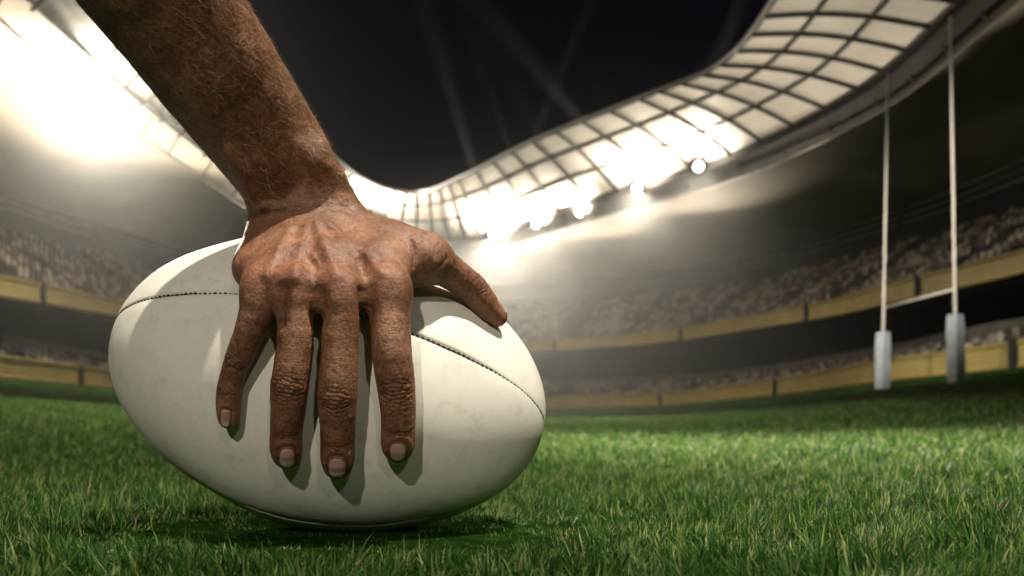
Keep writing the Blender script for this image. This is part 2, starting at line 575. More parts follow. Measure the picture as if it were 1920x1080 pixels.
# trim round the inner edge, gutter and hanging rail under the outer edge, soffit bays
for b in range(NB):
    uu = np.linspace(b, b + 1, 14)
    P = roof_pt(uu, np.full(14, -.02), .02); v, f = tube_data(P, .12, 6); mesh_obj('edge_trim', v, f, M_RAIL, roof)
    P = roof_pt(uu, np.full(14, 1.16), -.75); v, f = tube_data(P, .09, 6); mesh_obj('hanging_rail', v, f, M_RAIL, roof)
    for k in range(3):
        u = b + k / 3
        a_, b_ = roof_pt(np.array([u, u]), np.array([1.03, 1.16]), np.array([-.1, -.75])); v, f = tube_data([a_, b_], .06, 6); mesh_obj('rail_hanger', v, f, M_RAIL, roof)
    n = 14
    g0 = roof_pt(uu, np.full(n, 1.02), .15)
    back = offset_at(PLAN_FENCE, uu, 13.7)
    rows = []
    for t in np.linspace(0, 1, 9):
        xy = g0[:, :2] * (1 - t) + back * t
        zb = up_z(xy[:, 1]) + 8.3
        z = g0[:, 2] * (1 - t) + zb * t + 1.5 * np.sin(np.pi * t)
        rows.append(np.column_stack([xy, z]))
    P = np.stack(rows, 1); k = 9
    I = np.arange(n * k).reshape(n, k)
    Fc = [(I[i, j], I[i + 1, j], I[i + 1, j + 1], I[i, j + 1]) for i in range(n - 1) for j in range(k - 1)]
    P2 = P.copy(); P2[..., 2] += .12
    J = I + n * k
    Fc += [(J[i, j + 1], J[i + 1, j + 1], J[i + 1, j], J[i, j]) for i in range(n - 1) for j in range(k - 1)]
    mesh_obj('soffit_bay', np.concatenate([P.reshape(-1, 3), P2.reshape(-1, 3)]), Fc, M_SOFFIT, roof, True)
    # dark gutter box outside the glazing
    cols = [roof_pt(uu, np.full(14, a_), b_) for a_, b_ in ((1.015, -.05), (1.20, -.22), (1.20, -.50), (1.015, -.40))]
    P = np.stack(cols, 1); I = np.arange(14 * 4).reshape(14, 4)
    Fc = [(I[i, j], I[i + 1, j], I[i + 1, (j + 1) % 4], I[i, (j + 1) % 4]) for i in range(13) for j in range(4)]
    if b < 8: mesh_obj('gutter', P.reshape(-1, 3), Fc, M_STEEL, roof)
# service walkway hung below the soffit at the back of the upper tier
for b in range(NB):
    uu = np.linspace(b + .02, b + .98, 14)
    for dz, off in ((0, 10.2), (.55, 10.2), (1.1, 10.2)):
        p = offset_at(PLAN_FENCE, uu, off); P = np.column_stack([p, up_z(p[:, 1]) + 6.2 + dz]); v, f = tube_data(P, .07, 5); mesh_obj('walkway_rail', v, f, M_RAIL, roof)

# ================================================================== FLOODLIGHTS
def emit_mat(name, col, s):
    m = bpy.data.materials.new(name); m.use_nodes = True; nt = m.node_tree
    nt.nodes.remove(nt.nodes['Principled BSDF'])
    tc = N(nt, 'ShaderNodeTexCoord')
    g_ = noise(nt, 6, 2, .5, tc.outputs['Object'])
    c = ramp(nt, g_.outputs['Fac'], [(.3, tuple(x * .92 for x in col)), (.7, col)])
    e = N(nt, 'ShaderNodeEmission'); nt.links.new(c.outputs[0], e.inputs['Color']); e.inputs['Strength'].default_value = s
    nt.links.new(e.outputs[0], nt.nodes['Material Output'].inputs['Surface'])
    return m


M_LENS = emit_mat('lit_lamp_lens', (1.0, .93, .78), 60.0)
M_LENS_DIM = emit_mat('added_uplighter_lens', (1.0, .93, .78), .3)


def floodlight(loc, aim, label, power=0, beam=0, size=R(30), blend=1.0, soft=.3, lens=.30, rays=(), color=None, group='floodlights under the roof edge'):
    loc = np.array(loc, float)
    t = empty('floodlight', tuple(loc), label, 'floodlight', group)
    d = np.array(aim, float) - loc; d /= np.linalg.norm(d)
    ring = lambda r, s, n=20: [loc + d * s + r * (math.cos(k * 2 * math.pi / n) * e1 + math.sin(k * 2 * math.pi / n) * e2) for k in range(n)]
    e1 = np.cross(d, [0, 0, 1.0]); e1 /= np.linalg.norm(e1); e2 = np.cross(d, e1)
    n = 20
    V = ring(lens * .35, -.75) + ring(lens * .8, -.45) + ring(lens * 1.08, .06) + ring(lens * 1.0, .06) + ring(lens * .98, -.02)
    Fc = [(i * n + j, i * n + (j + 1) % n, (i + 1) * n + (j + 1) % n, (i + 1) * n + j) for i in range(4) for j in range(n)] + [tuple(range(n))[::-1]]
    hs = mesh_obj('housing', V, Fc, M_STEEL, t, True)
    V = ring(lens * .97, .0) + ring(lens * .5, .05) + [loc + d * .07]
    Fc = [(j, (j + 1) % n, n + (j + 1) % n, n + j) for j in range(n)] + [(n + j, n + (j + 1) % n, 2 * n) for j in range(n)]
    mesh_obj('lens', V, Fc, M_LENS if lens > .15 else M_LENS_DIM, t, True).parent = hs
    up = np.array([0, 0, .95])
    v1, f1 = merge([tube_data([loc - d * .3 + e1 * lens * 1.15, loc - d * .3 + e1 * lens * 1.15 + up * .7], .04, 6), tube_data([loc - d * .3 - e1 * lens * 1.15, loc - d * .3 - e1 * lens * 1.15 + up * .7], .04, 6), tube_data([loc - d * .3 - e1 * lens * 1.2 + up * .7, loc - d * .3 + e1 * lens * 1.2 + up * .7], .05, 6)])
    mesh_obj('bracket', v1, f1, M_STEEL, t)
    lamps = []
    if power: lamps.append(('POINT', power, d, None, None, soft))
    if beam: lamps.append(('SPOT', beam, d, size, blend, soft))
    for tgt, pw, sz in rays:
        q = np.array(tgt, float) - loc; lamps.append(('SPOT', pw, q / np.linalg.norm(q), sz, 1.0, .12))
    for typ, pw, dr_, sz, bl, sf in lamps:
        l = bpy.data.lights.new('lamp', typ)
        if typ == 'SPOT': l.spot_size = sz; l.spot_blend = bl
        l.energy = pw; l.color = color or WARM; l.shadow_soft_size = sf
        o = bpy.data.objects.new('lamp', l); link(o, t)
        o.location = tuple(dr_ * .14 if dr_[2] < .5 else d * 1.0)      # the roof wash hangs clear of the housing
        o.rotation_euler = Vector(dr_).to_track_quat('-Z', 'Y').to_euler()
    return t


def star(loc, n, power, a0, a1, seed):
    """narrow shafts of light leaving a lamp over the pitch, fanned about the lens"""
    g_ = np.random.default_rng(seed); out = []
    L_ = np.linalg.norm(np.array(loc))
    for i in range(n):
        a = R(a0 + (a1 - a0) * (i + g_.uniform(-.35, .35)) / max(n - 1, 1)); al = R(g_.uniform(5, 13)); rr = L_ * math.tan(al)
        out.append(((rr * math.cos(a), 0, -rr * math.sin(a)), power * g_.uniform(.6, 1.4) * (.7 if math.sin(a) > .25 else 1.5), R(g_.uniform(.5, .95))))
    return out


def below_lens(loc, half):
    """aim point on the pitch that puts the lens at the upper edge of the beam"""
    h_ = math.hypot(loc[0], loc[1]); el = math.atan2(loc[2], h_) + half
    k_ = 1 - (loc[2] / math.tan(el)) / h_
    return (loc[0] * k_, loc[1] * k_, 0.0)


for i, (px, py, k, lab) in enumerate([
        (925, 440, 1.5, 'blazing floodlight at the far end of the roof, nearest the thumb'),
        (1005, 420, 1.0, 'second blazing floodlight to the right of the thumb'),
        (1087, 398, 1.0, 'third blazing floodlight to the right of the thumb, mid roof edge'),
        (1195, 352, .7, 'second to last floodlight along the right roof edge'),
        (1310, 312, .35, 'rightmost starlike floodlight, under the bend of the roof'),
        (690, 418, 1.1, 'floodlight at the far roof end, glowing from behind the wrist')]):
    d = (18.45) * FPX / (HY - py)
    p = at(px, py, d)
    floodlight(p, below_lens(p, R(5.8)), lab, FLOOD_POWER * k, FLOOD_BEAM * k, R(13), rays=star(p, (7, 3, 6, 4, 3, 0)[i], RAY_POWER * k, -110, 100, i) + [((p[0] * 1.05 + 3, p[1] + 4, 60), ROOF_WASH * k, R(165))])
for (px, py, k, lab) in [(172, 165, 1.0, 'glaring floodlight left of the forearm under the roof')]:
    d = 18.3 * FPX / (HY - py)
    p = at(px, py, d)
    floodlight(p, below_lens(p, R(5)), lab, LEFT_POWER * k, LEFT_BEAM * k, R(13.5), rays=[((p[0] - 6, p[1] + 2, 60), ROOF_WASH * 2.2, R(165))])
for L_, lab, soft in ((KEY_LAMP, 'narrow floodlight on the near roof edge aimed at the ball', .8), (FILL_LAMP, 'added fill light floating unseen over the pitch, aimed down at the ball', .45), (FRONT_LAMP, 'added unseen light from the front right, filling shadows on the ball', .8), (POST_LAMP, 'added unseen light brightening the goal posts', .5), (PITCH_LAMP, 'narrow floodlight on the far roof edge raking the turf', .35)):
    floodlight(L_['loc'], L_['aim'], lab, 0, L_['power'], L_['size'], L_['blend'], soft, color=CREAM if L_ is not PITCH_LAMP else None)

for u in (1.2, 2.0, 2.7, 3.3, 3.9, 4.6, 5.3, 6.0, 6.7, 7.6, 8.6, 9.5, 10.4, 11.2):  # added uplighters, out of sight, to brighten the roof glazing
    p2 = offset_at(PLAN_FENCE, np.array([u]), 2.83)[0]
    g2 = curve_at(PLAN_GLASS, np.array([u]))[0] * .55 + curve_at(PLAN_INNER, np.array([u]))[0] * .45
    floodlight((p2[0], p2[1], float(up_z(p2[1])) - .12), (g2[0], g2[1], 19.8), 'small added uplighter, unseen behind the upper ochre fascia, washing the roof', 0, ADDED_UPLIGHT * (2.4 if 4.4 < u < 7 else .5 if u < 3.5 else 1.1), R(78), 1.0, .1, .09, group='added uplighters behind the fascia')

for u, k in ((9.7, 1.2), (10.3, 1.4), (10.9, 1.4), (4.8, 1.0), (5.5, 1.5), (6.2, 1.5)):  # more added uplighters, out of sight, to brighten the soffit
    p2 = offset_at(PLAN_FENCE, np.array([u]), 2.84)[0]
    g2 = curve_at(PLAN_GLASS, np.array([u]))[0] * .7 + offset_at(PLAN_FENCE, np.array([u]), 13.7)[0] * .3
    floodlight((p2[0], p2[1], float(up_z(p2[1])) - .12), (g2[0], g2[1], 20.3), 'small added uplighter, unseen behind the upper ochre fascia, washing the soffit', 0, ADDED_UPLIGHT * k, R(95), 1.0, .1, .09, group='added uplighters washing the soffit')

# ================================================================== GOAL POSTS
M_POST = simple_mat('cream_painted_steel', (.84, .78, .68), .4, .06, 2)
M_PAD = simple_mat('pale_blue_grey_padding', (.58, .64, .70), .6, .12, 5, bmp=.01)


def solve_depth(px, py_base):
    ds = np.linspace(8, 60, 3000)
    x = (px - CX) / FPX * ds
    z = ground_z(x, ds)
    y = HY - FPX * (z - EYE) / ds
    return ds[np.argmin(np.abs(y - py_base))]


dl, dr = 33.8, 33.8 / 1.153
PL, PR = at(1654, 725, dl), at(1793, 710, dr)
PL[2] = ground_z(PL[0], PL[1]) - .02; PR[2] = ground_z(PR[0], PR[1]) - .02
posts = empty('rugby_posts', tuple((PL + PR) / 2), 'tall cream rugby goal posts with crossbar and pale padded feet', 'goal posts')
for P, d, top, padtop in ((PL, dl, (1665, 136), 623), (PR, dr, (1782, 31), 590)):
    T = at(top[0], top[1], d)
    v, f = tube_data([P + (T - P) * t for t in np.linspace(0, 1, 6)], np.linspace(.055, .043, 6), 12)
    mesh_obj('post', v, f, M_POST, posts, True)
    hgt = at(0, padtop, d)[2] - P[2]
    # square foam pad with worn, slightly bulging sides
    nz, V, Fc = 9, [], []
    ang = R(24); w = .20
    for i in range(nz):
        zz = P[2] + hgt * i / (nz - 1)
        ax = P + (T - P) * ((zz - P[2]) / (T[2] - P[2]))
        ww = w * (1 + .035 * math.sin(i * 2.4) + (.03 if i in (2, 6) else 0) - (.12 if i in (0, nz - 1) else 0))
        for k in range(12):
            a = (k // 3) * math.pi / 2 + math.pi / 4 + (k % 3 - 1) * R(5)
            rr = ww * 1.38 * (1.0 if k % 3 == 1 else .985)
            V.append((ax[0] + rr * math.cos(a + ang), ax[1] + rr * math.sin(a + ang), zz))
    for i in range(nz - 1):
        for k in range(12):
            kk = (k + 1) % 12
            Fc.append((i * 12 + k, i * 12 + kk, (i + 1) * 12 + kk, (i + 1) * 12 + k))
    Fc += [tuple(range(12))[::-1], tuple((nz - 1) * 12 + k for k in range(12))]
    mesh_obj('pad', V, Fc, M_PAD, posts)
v, f = tube_data([at(1659, 577, dl), at(1790, 542, dr)], .045, 10)
mesh_obj('crossbar', v, f, M_POST, posts, True)
# ================================================================== RUGBY BALL
def leather_mat():
    m, nt, b = material('cream_leather')
    tc = N(nt, 'ShaderNodeTexCoord')
    big = noise(nt, 9, 6, .65, tc.outputs['Object'])
    c1 = ramp(nt, big.outputs['Fac'], [(.25, (.69, .655, .565)), (.5, (.77, .74, .65)), (.75, (.80, .775, .69))])
    fine = noise(nt, 70, 6, .7, tc.outputs['Object'])
    gr = ramp(nt, fine.outputs['Fac'], [(.30, (.72, .72, .68)), (.48, (1, 1, 1))])
    col = mix(nt, .55, c1.outputs[0], gr.outputs[0], 'MULTIPLY')
    scuff = noise(nt, 22, 8, .8, tc.outputs['Object'])
    sr = ramp(nt, scuff.outputs['Fac'], [(.64, (0, 0, 0)), (.80, (1, 1, 1))])
    col = mix(nt, sr.outputs[0], col, (.47, .45, .36))
    at_ = N(nt, 'ShaderNodeAttribute', attribute_name='grime')
    col = mix(nt, at_.outputs['Fac'], col, (.34, .32, .24))
    nt.links.new(col, b.inputs['Base Color'])
    b.inputs['Roughness'].default_value = .52
    b.inputs['Specular IOR Level'].default_value = .35
    n2 = bump(nt, big.outputs['Fac'], .2, .004)
    nt.links.new(n2, b.inputs['Normal'])
    return m


M_LEATHER = leather_mat()
M_STITCH = simple_mat('dark_waxed_thread', (.012, .011, .009), .6, .3, 300)
M_LINING = simple_mat('dark_seam_lining', (.05, .045, .035), .8, .2, 100)

SEAMS = [0.4304 + k * math.pi / 2 for k in range(4)]


def ball_pt(s, th, off=0.0):
    s = np.asarray(s, float); th = np.asarray(th, float)
    r = ball_r(s) + off
    return BC + (BA * s)[..., None] * B_AX + r[..., None] * (np.cos(th)[..., None] * B_FR + np.sin(th)[..., None] * B_UP)


_low = ball_pt(np.linspace(-1, 1, 200)[:, None] + np.zeros((1, 90)), np.zeros((200, 1)) + np.linspace(0, 2 * np.pi, 90)[None])
_li = np.unravel_index(np.argmin(_low[..., 2]), _low.shape[:2])
BALL_LOW = _low[_li]
ball = empty('rugby_ball', tuple(BALL_LOW), 'cream white leather rugby ball with dark stitched seams resting on the grass under the hand', 'rugby ball')
for k in range(4):
    a0, a1 = SEAMS[k], SEAMS[k] + math.pi / 2
    ns, nt_ = 150, 76
    s = np.sin(np.linspace(-np.pi / 2, np.pi / 2, ns)) * .99985
    e = np.linspace(-1, 1, nt_); e = np.sign(e) * (1 - (1 - np.abs(e)) ** 1.6)     # denser near the seams
    tt = (e * .5 + .5)
    th = a0 + (a1 - a0) * tt
    S, TH = np.meshgrid(s, th, indexing='ij')
    rr = ball_r(S)
    arc = np.minimum(TH - a0, a1 - TH) * rr                # metres from the nearest seam
    sh = np.where(TH - a0 < a1 - TH, a0, a1)
    top_seam = np.abs(np.angle(np.exp(1j * (sh - SEAMS[0])))) < .01
    g = np.where(top_seam, 1, .35) * (-.0009 * np.exp(-(arc / .0009) ** 2) - .0004 * np.exp(-(arc / .004) ** 2))
    # light dents where the cover is not perfectly round
    dent = .0006 * np.sin(S * 5 + k * 2.1) * np.sin(TH * 3 + k) + .0004 * np.sin(S * 11 + TH * 4 + k)
    P = ball_pt(S, TH, g + dent * np.minimum(1, rr / .05))
    grime = .30 * np.exp(-(arc / .0018) ** 2) + .42 * np.exp(-((1 - np.abs(S)) / .02)) * np.exp(-(arc / .012) ** 2)
    V = P.reshape(-1, 3)
    I = np.arange(ns * nt_).reshape(ns, nt_)
    q = np.stack([I[:-1, :-1], I[:-1, 1:], I[1:, 1:], I[1:, :-1]], -1).reshape(-1, 4)
    q = q[:, ::-1]
    fast_mesh('panel', V, q.ravel(), np.arange(len(q)) * 4, np.full(len(q), 4), M_LEATHER, ball, True, {'grime': ('FLOAT', grime.ravel())})
# stitches: short dark thread loops along the seam that faces the camera
for k in (0,):
    s_d = np.linspace(-.985, .985, 4000)
    c = ball_pt(s_d, np.full_like(s_d, SEAMS[k]), -.0009)
    L = np.concatenate([[0], np.cumsum(np.linalg.norm(np.diff(c, axis=0), axis=1))])
    nst = int(L[-1] / .0033)
    for i in range(nst):
        l0 = (i + .5) * L[-1] / nst
        ln = .0022 * (1 + .25 * math.sin(i * 12.9))
        ls = np.linspace(l0 - ln / 2, l0 + ln / 2, 5)
        ss = np.interp(ls, L, s_d)
        p = ball_pt(ss, np.full_like(ss, SEAMS[k]), np.array([-.0016, -.0008, -.0005, -.0008, -.0016]))
        wob = .00018 * math.sin(i * 7.3)
        p[:, 2] += wob
        v, f = tube_data(p, np.array([.0002, .00046, .00052, .00046, .0002]) * (1 + .25 * math.sin(i * 3.1)), 6)
        mesh_obj('stitch', v, f, M_STITCH, ball, True)
if DBG: print('BALLLOW', BALL_LOW)
# ================================================================== GRASS
def grass_mat():
    m, nt, b = material('grass_blade')
    a = N(nt, 'ShaderNodeAttribute', attribute_name='tone')
    c = ramp(nt, a.outputs['Fac'], [(0, (.009, .033, .005)), (.4, (.030, .090, .014)), (.75, (.080, .160, .033)), (1, (.27, .29, .11))])
    nt.links.new(c.outputs[0], b.inputs['Base Color'])
    b.inputs['Roughness'].default_value = .55
    b.inputs['Specular IOR Level'].default_value = .10
    tr = N(nt, 'ShaderNodeBsdfTranslucent'); nt.links.new(c.outputs[0], tr.inputs['Color'])
    mx = N(nt, 'ShaderNodeMixShader'); mx.inputs[0].default_value = .5
    nt.links.new(b.outputs[0], mx.inputs[1]); nt.links.new(tr.outputs[0], mx.inputs[2])
    nt.links.new(mx.outputs[0], nt.nodes['Material Output'].inputs['Surface'])
    return m


def blades(n, r0, r1, half_az, dens_pow, seg, h_mean, w0, seed, min_az=0.0):
    g = np.random.default_rng(seed)
    e = 2 - dens_pow
    r = (r0 ** e + g.random(n) * (r1 ** e - r0 ** e)) ** (1 / e) if abs(e) > 1e-6 else r0 * (r1 / r0) ** g.random(n)
    a = (min_az + g.random(n) * (half_az - min_az)) * np.where(g.random(n) < .5, -1, 1)
    x, y = r * np.sin(a), r * np.cos(a)
    # tufts: pull blades towards clump centres
    cell = .022 * 2.0 ** np.maximum(0, np.floor(np.log2(r / 1.5)))
    cxp, cyp = np.floor(x / cell), np.floor(y / cell)
    hsh = np.sin(cxp * 127.1 + cyp * 311.7) * 43758.5453; hsh -= np.floor(hsh)
    h2 = np.sin(cxp * 269.5 + cyp * 183.3) * 43758.5453; h2 -= np.floor(h2)
    tx, ty = (cxp + hsh) * cell, (cyp + h2) * cell
    pull = g.random(n) * .65
    x = x + (tx - x) * pull; y = y + (ty - y) * pull
    h = h_mean * np.clip(g.normal(1, .28, n), .35, 1.9) * (.6 + .75 * h2) * np.where(g.random(n) < .05, 1.6, 1.0)
    # the turf is pressed down round and in front of the ball
    bx, by = BALL_LOW[0], BALL_LOW[1]
    q = np.sqrt(((x - bx) / .17) ** 2 + ((y - by + .03) / .12) ** 2)
    press = np.clip((q - .45) / .75, .30, 1)
    h = h * press
    lean_a = g.random(n) * 2 * np.pi * .55 + hsh * 2 * np.pi * .45 * 2
    lean = np.clip(g.normal(1.0, .5, n), 0, 2.2) + (1 - press) * .6
    bend = g.normal(.5, .6, n)
    dx, dy = np.cos(lean_a), np.sin(lean_a)
    wang = lean_a + np.pi / 2 + g.normal(0, .5, n)
    wx, wy = np.cos(wang), np.sin(wang)
    w = w0 * g.uniform(.45, 1.45, n) * np.maximum(1, (r / 1.2) ** .55)
    z0 = ground_z(x, y) - .002
    rows = []
    px_, py_, pz_ = x.copy(), y.copy(), z0.copy()
    ang = lean * .45
    step = h / seg
    for i in range(seg + 1):
        t = i / seg
        ww = w * (1 - t ** 2.2) * .5 if i < seg else None
        if i < seg:
            rows.append(np.stack([px_ - wx * ww, py_ - wy * ww, pz_], -1)); rows.append(np.stack([px_ + wx * ww, py_ + wy * ww, pz_], -1))
        else:
            rows.append(np.stack([px_, py_, pz_], -1))
        an = np.clip(ang + bend * t * .9, -1.5, 1.75)
        px_ = px_ + dx * np.sin(an) * step; py_ = py_ + dy * np.sin(an) * step; pz_ = pz_ + np.cos(an) * step
    P = np.stack(rows, 1)
    # drop blades that would stand inside the ball
    mid = P[:, -1]
    keep = np.hypot(x, y) < np.interp(np.arctan2(x, y), _azs, _Ds, period=2 * np.pi) - .15
    cand = np.nonzero((np.abs(x - bx) < .25) & (np.abs(y - by) < .2))[0]
    if len(cand):
        ins = (ball_sd(mid[cand]) < .0015) | (ball_sd(P[cand, seg]) < .0015)
        keep[cand[ins]] = False
    P = P[keep]
    tone = np.clip(.42 + .30 * g.normal(size=n) + .35 * (hsh - .5), 0, 1)[keep]
    tone = np.where(g.random(len(tone)) < .09, .95, tone)
    return P.reshape(-1, 3), len(P), seg, np.repeat(tone, P.shape[1])


M_GRASS = grass_mat()
VV, LP, ST, TT, TN = [], [], [], [], []
nv = nl = 0
for args in ((225000, .17, 1.25, R(45), 0.3, 3, .0105, .00094, 1), (165000, 1.25, 4.0, R(41), 1.4, 2, .0118, .00122, 2), (165000, 4.0, 22.0, R(37), 2.0, 2, .022, .0021, 3), (100000, 22.0, 96.0, R(36), 1.9, 1, .034, .0035, 4),
             (90000, .12, 2.2, R(115), 0.3, 2, .0105, .0013, 5, R(43)), (90000, 2.2, 24.0, R(100), 1.7, 1, .016, .0026, 6, R(37))):
    P, n, seg, tone = blades(*args)
    k = 2 * seg + 1
    base = nv + np.arange(n)[:, None] * k
    for i in range(seg - 1):
        q = base + np.array([[2 * i, 2 * i + 1, 2 * i + 3, 2 * i + 2]])
        LP.append(q.ravel()); ST.append(nl + np.arange(n) * 4); TT.append(np.full(n, 4)); nl += 4 * n
    q = base + np.array([[2 * seg - 2, 2 * seg - 1, 2 * seg]])
    LP.append(q.ravel()); ST.append(nl + np.arange(n) * 3); TT.append(np.full(n, 3)); nl += 3 * n
    VV.append(P); TN.append(tone); nv += len(P)
grass = fast_mesh('grass', np.concatenate(VV), np.concatenate(LP), np.concatenate(ST), np.concatenate(TT), M_GRASS, None, True, {'tone': ('FLOAT', np.concatenate(TN))})
tag(grass, 'short green turf of fine blades covering the pitch', 'grass', kind='stuff')
# ================================================================== HAND AND FOREARM
VIEW = np.array([0, 1.0, 0])


class Prim:
    __slots__ = ('a', 'b', 'ra', 'rb', 'n', 'f')

    def __init__(s, a, b, ra, rb, n=None, f=1.0):
        s.a, s.b, s.ra, s.rb = [np.asarray(x, np.float32) if np.ndim(x) else np.float32(x) for x in (a, b, ra, rb)]
        s.n = None if n is None else np.asarray(n / np.linalg.norm(n), np.float32); s.f = np.float32(f)

    def d(s, p):
        ba = s.b - s.a
        pa = p - s.a
        l2 = max(float(ba @ ba), 1e-12)
        t = np.clip(pa @ ba / np.float32(l2), 0, 1)
        v = pa - t[:, None] * ba
        q = np.einsum('ij,ij->i', v, v)
        if s.n is not None:
            q = q + (v @ s.n) ** 2 * (s.f * s.f - 1)      # flattened along n by the factor f
        return np.sqrt(q) - (s.ra + t * (s.rb - s.ra))


def smin(a, b, k):
    h = np.maximum(k - np.abs(a - b), 0) / k
    return np.minimum(a, b) - h * h * k * .25


def rpx(r, d): return r * d / FPX


def surf_depth(px, py, r_px, gap):
    """depth of a limb centre lying on the ball with a given gap under it"""
    d0 = ball_depth(px, py)
    r = rpx(r_px, d0)
    d = d0 - r
    for _ in range(30):
        p = at(px, py, d)
        e = float(ball_sd(p[None])[0]) - (r + gap)
        d += e * .8
    return d


FINGERS = {
    # px, py, radius px, gap over the ball (m) or ('d', depth)
    'little': [(494, 540, 32, .009), (484, 575, 32, .009), (470, 617, 28.5, .007), (446, 675, 24.5, .0035), (435, 708, 22.5, .0015), (430, 735, 23.5, .0004), (428.5, 765, 22.5, -.0004), (429.5, 784, 20.5, -.001)],
    'ring': [(552, 548, 36, .013), (553, 600, 35, .012), (553.5, 652, 34, .009), (543.5, 721, 35.5, .005), (540, 772, 32, .0025), (536.5, 811, 29.5, .0006), (536.5, 838, 30.5, -.0004), (538, 852, 27.5, -.001)],
    'middle': [(637, 552, 38, .014), (638, 605, 36, .013), (637, 660, 34.5, .010), (632.5, 742, 37, .005), (633, 795, 33, .0025), (633, 831, 31.5, .0006), (633, 856, 32, -.0004), (633, 871, 28, -.001)],
    'index': [(727, 545, 38, .011), (732, 605, 38, .010), (735, 668, 37.5, .008), (743, 725, 36, .004), (747, 780, 32.5, .002), (746.5, 806, 32, .0006), (746, 830, 32, -.0004), (746, 841, 27.5, -.001)],
}
FP = {}
for nm, pts in FINGERS.items():
    L = []
    for px, py, r, gap in pts:
        d = surf_depth(px, py, r, gap)
        L.append((at(px, py, d), rpx(r, d), d))
    FP[nm] = L
if DBG: print({k: [round(x[2], 4) for x in v] for k, v in FP.items()})



def chain(L, sub=2):
    """a smooth tapered chain through the joints"""
    A = np.array([[*p, r] for p, r, _ in L]); n = len(A); out = []
    for i in range(n - 1):
        p0, p1, p2, p3 = A[max(i - 1, 0)], A[i], A[i + 1], A[min(i + 2, n - 1)]
        for t in np.arange(sub) / sub:
            out.append(.5 * (2 * p1 + (p2 - p0) * t + (2 * p0 - 5 * p1 + 4 * p2 - p3) * t * t + (3 * p1 - p0 - 3 * p2 + p3) * t ** 3))
    out.append(A[-1])
    return [Prim(a[:3], b[:3], a[3], b[3]) for a, b in zip(out[:-1], out[1:])]


groups = {}
for nm, L in FP.items():
    groups[nm] = chain(L)
# pads under the finger tips
for nm, L in FP.items():
    c, r, _ = L[-2]
    groups[nm].append(Prim(c + np.array([0, r * .22, r * .1]), L[-1][0] + np.array([0, r * .15, 0]), r * .9, L[-1][1] * .9))


def PP(px, py, d, r): return at(px, py, d), rpx(r, d)


def cone(A, B, n=None, f=1.0):
    (a, ra), (b, rb) = PP(*A), PP(*B)
    return Prim(a, b, ra, rb, n, f)


palm = []
# metacarpals: wrist (far, on top of the ball) -> knuckles (near)
dk = {k: v[0][2] for k, v in FP.items()}
BACK_N = np.array([0, -.55, .83])        # the back of the hand faces up and towards the lens
palm += [cone((528, 415, .522, 47), (492, 505, dk['little'] + .018, 39), BACK_N, 1.25), cone((492, 505, dk['little'] + .018, 39), (494, 540, dk['little'], 33)),
         cone((552, 408, .520, 50), (548, 505, dk['ring'] + .016, 44), BACK_N, 1.2), cone((548, 505, dk['ring'] + .016, 44), (552, 548, dk['ring'] + .001, 37)),
         cone((590, 408, .519, 48), (630, 502, dk['middle'] + .016, 46), BACK_N, 1.2), cone((630, 502, dk['middle'] + .016, 46), (637, 552, dk['middle'] + .001, 39)),
         cone((618, 408, .521, 46), (716, 497, dk['index'] + .015, 46), BACK_N, 1.2), cone((716, 497, dk['index'] + .015, 46), (727, 545, dk['index'] + .001, 40))]
# outer edge of the hand, base of the thumb, web
for nm_, (kx, ky) in {'little': (491, 532), 'ring': (552, 540), 'middle': (638, 546), 'index': (728, 538)}.items():
    palm.append(cone((kx, ky - 4, dk[nm_] - .0045, 25), (kx, ky + 12, dk[nm_] - .004, 24)))
palm += [cone((508, 438, .520, 40), (486, 500, dk['little'] + .022, 40)),
         cone((640, 418, .528, 40), (735, 463, .512, 36)), cone((735, 463, .512, 36), (797, 482, .512, 36)),
         cone((700, 474, .505, 36), (760, 492, .505, 32)),
         cone((735, 500, .500, 34), (790, 500, .512, 22))]
# wrist and forearm
ARM_AX = at(545, 335, .518) - at(262, -70, .428); ARM_AX /= np.linalg.norm(ARM_AX)
ARM_SIDE = np.cross(ARM_AX, VIEW); ARM_SIDE /= np.linalg.norm(ARM_SIDE)
ARM_N = np.cross(ARM_AX, ARM_SIDE)
W0, W1, W2, W3, W4 = (580, 404, .526, 82), (558, 352, .522, 89), (518, 292, .508, 98), (403, 130, .470, 117), (262, -70, .428, 138)
W5, W6 = (150, -245, .395, 150), (40, -430, .362, 150)
fore = [cone(W0, W1, ARM_N, 1.35), cone(W1, W2, ARM_N, 1.3), cone(W2, W3, ARM_N, 1.22), cone(W3, W4, ARM_N, 1.15), cone(W4, W5, ARM_N, 1.1), cone(W5, W6)]
# ulna side tendon, radius bump
arm = [cone((510, 380, .512, 22), (470, 302, .490, 24)), cone((614, 346, .513, 30), (588, 290, .500, 30)), cone((640, 398, .520, 26), (614, 346, .513, 30))]
thumb_pts = [(797, 482, 37), (822, 494, 35), (845, 511, 32), (868, 527, 29), (887, 543, 28.5), (908, 567, 25.5), (924, 586, 21.5), (934, 595, 17.5)]
TH = []
for i, (px, py, r) in enumerate(thumb_pts):
    gap = [.010, .006, .004, .002, .0015, .0005, -.0003, -.0006][i]
    d0 = ball_depth(px, py)
    d = None
    # the thumb runs over the top edge: search the depth where it just clears the ball, on the near side of the silhouette
    ds = np.linspace(.50, .575, 301)
    P = np.stack([(px - CX) / FPX * ds, ds, EYE - (py - HY) / FPX * ds], -1)
    ok = ball_sd(P) - (r * ds / FPX + gap)
    bad = np.nonzero(ok < 0)[0]
    d = ds[bad[0]] if len(bad) else .545
    TH.append([px, py, d, r])
if DBG: print('thumb', [(round(t[2], 4)) for t in TH])
for i in range(1, len(TH)):                      # keep the thumb a fair curve
    pass
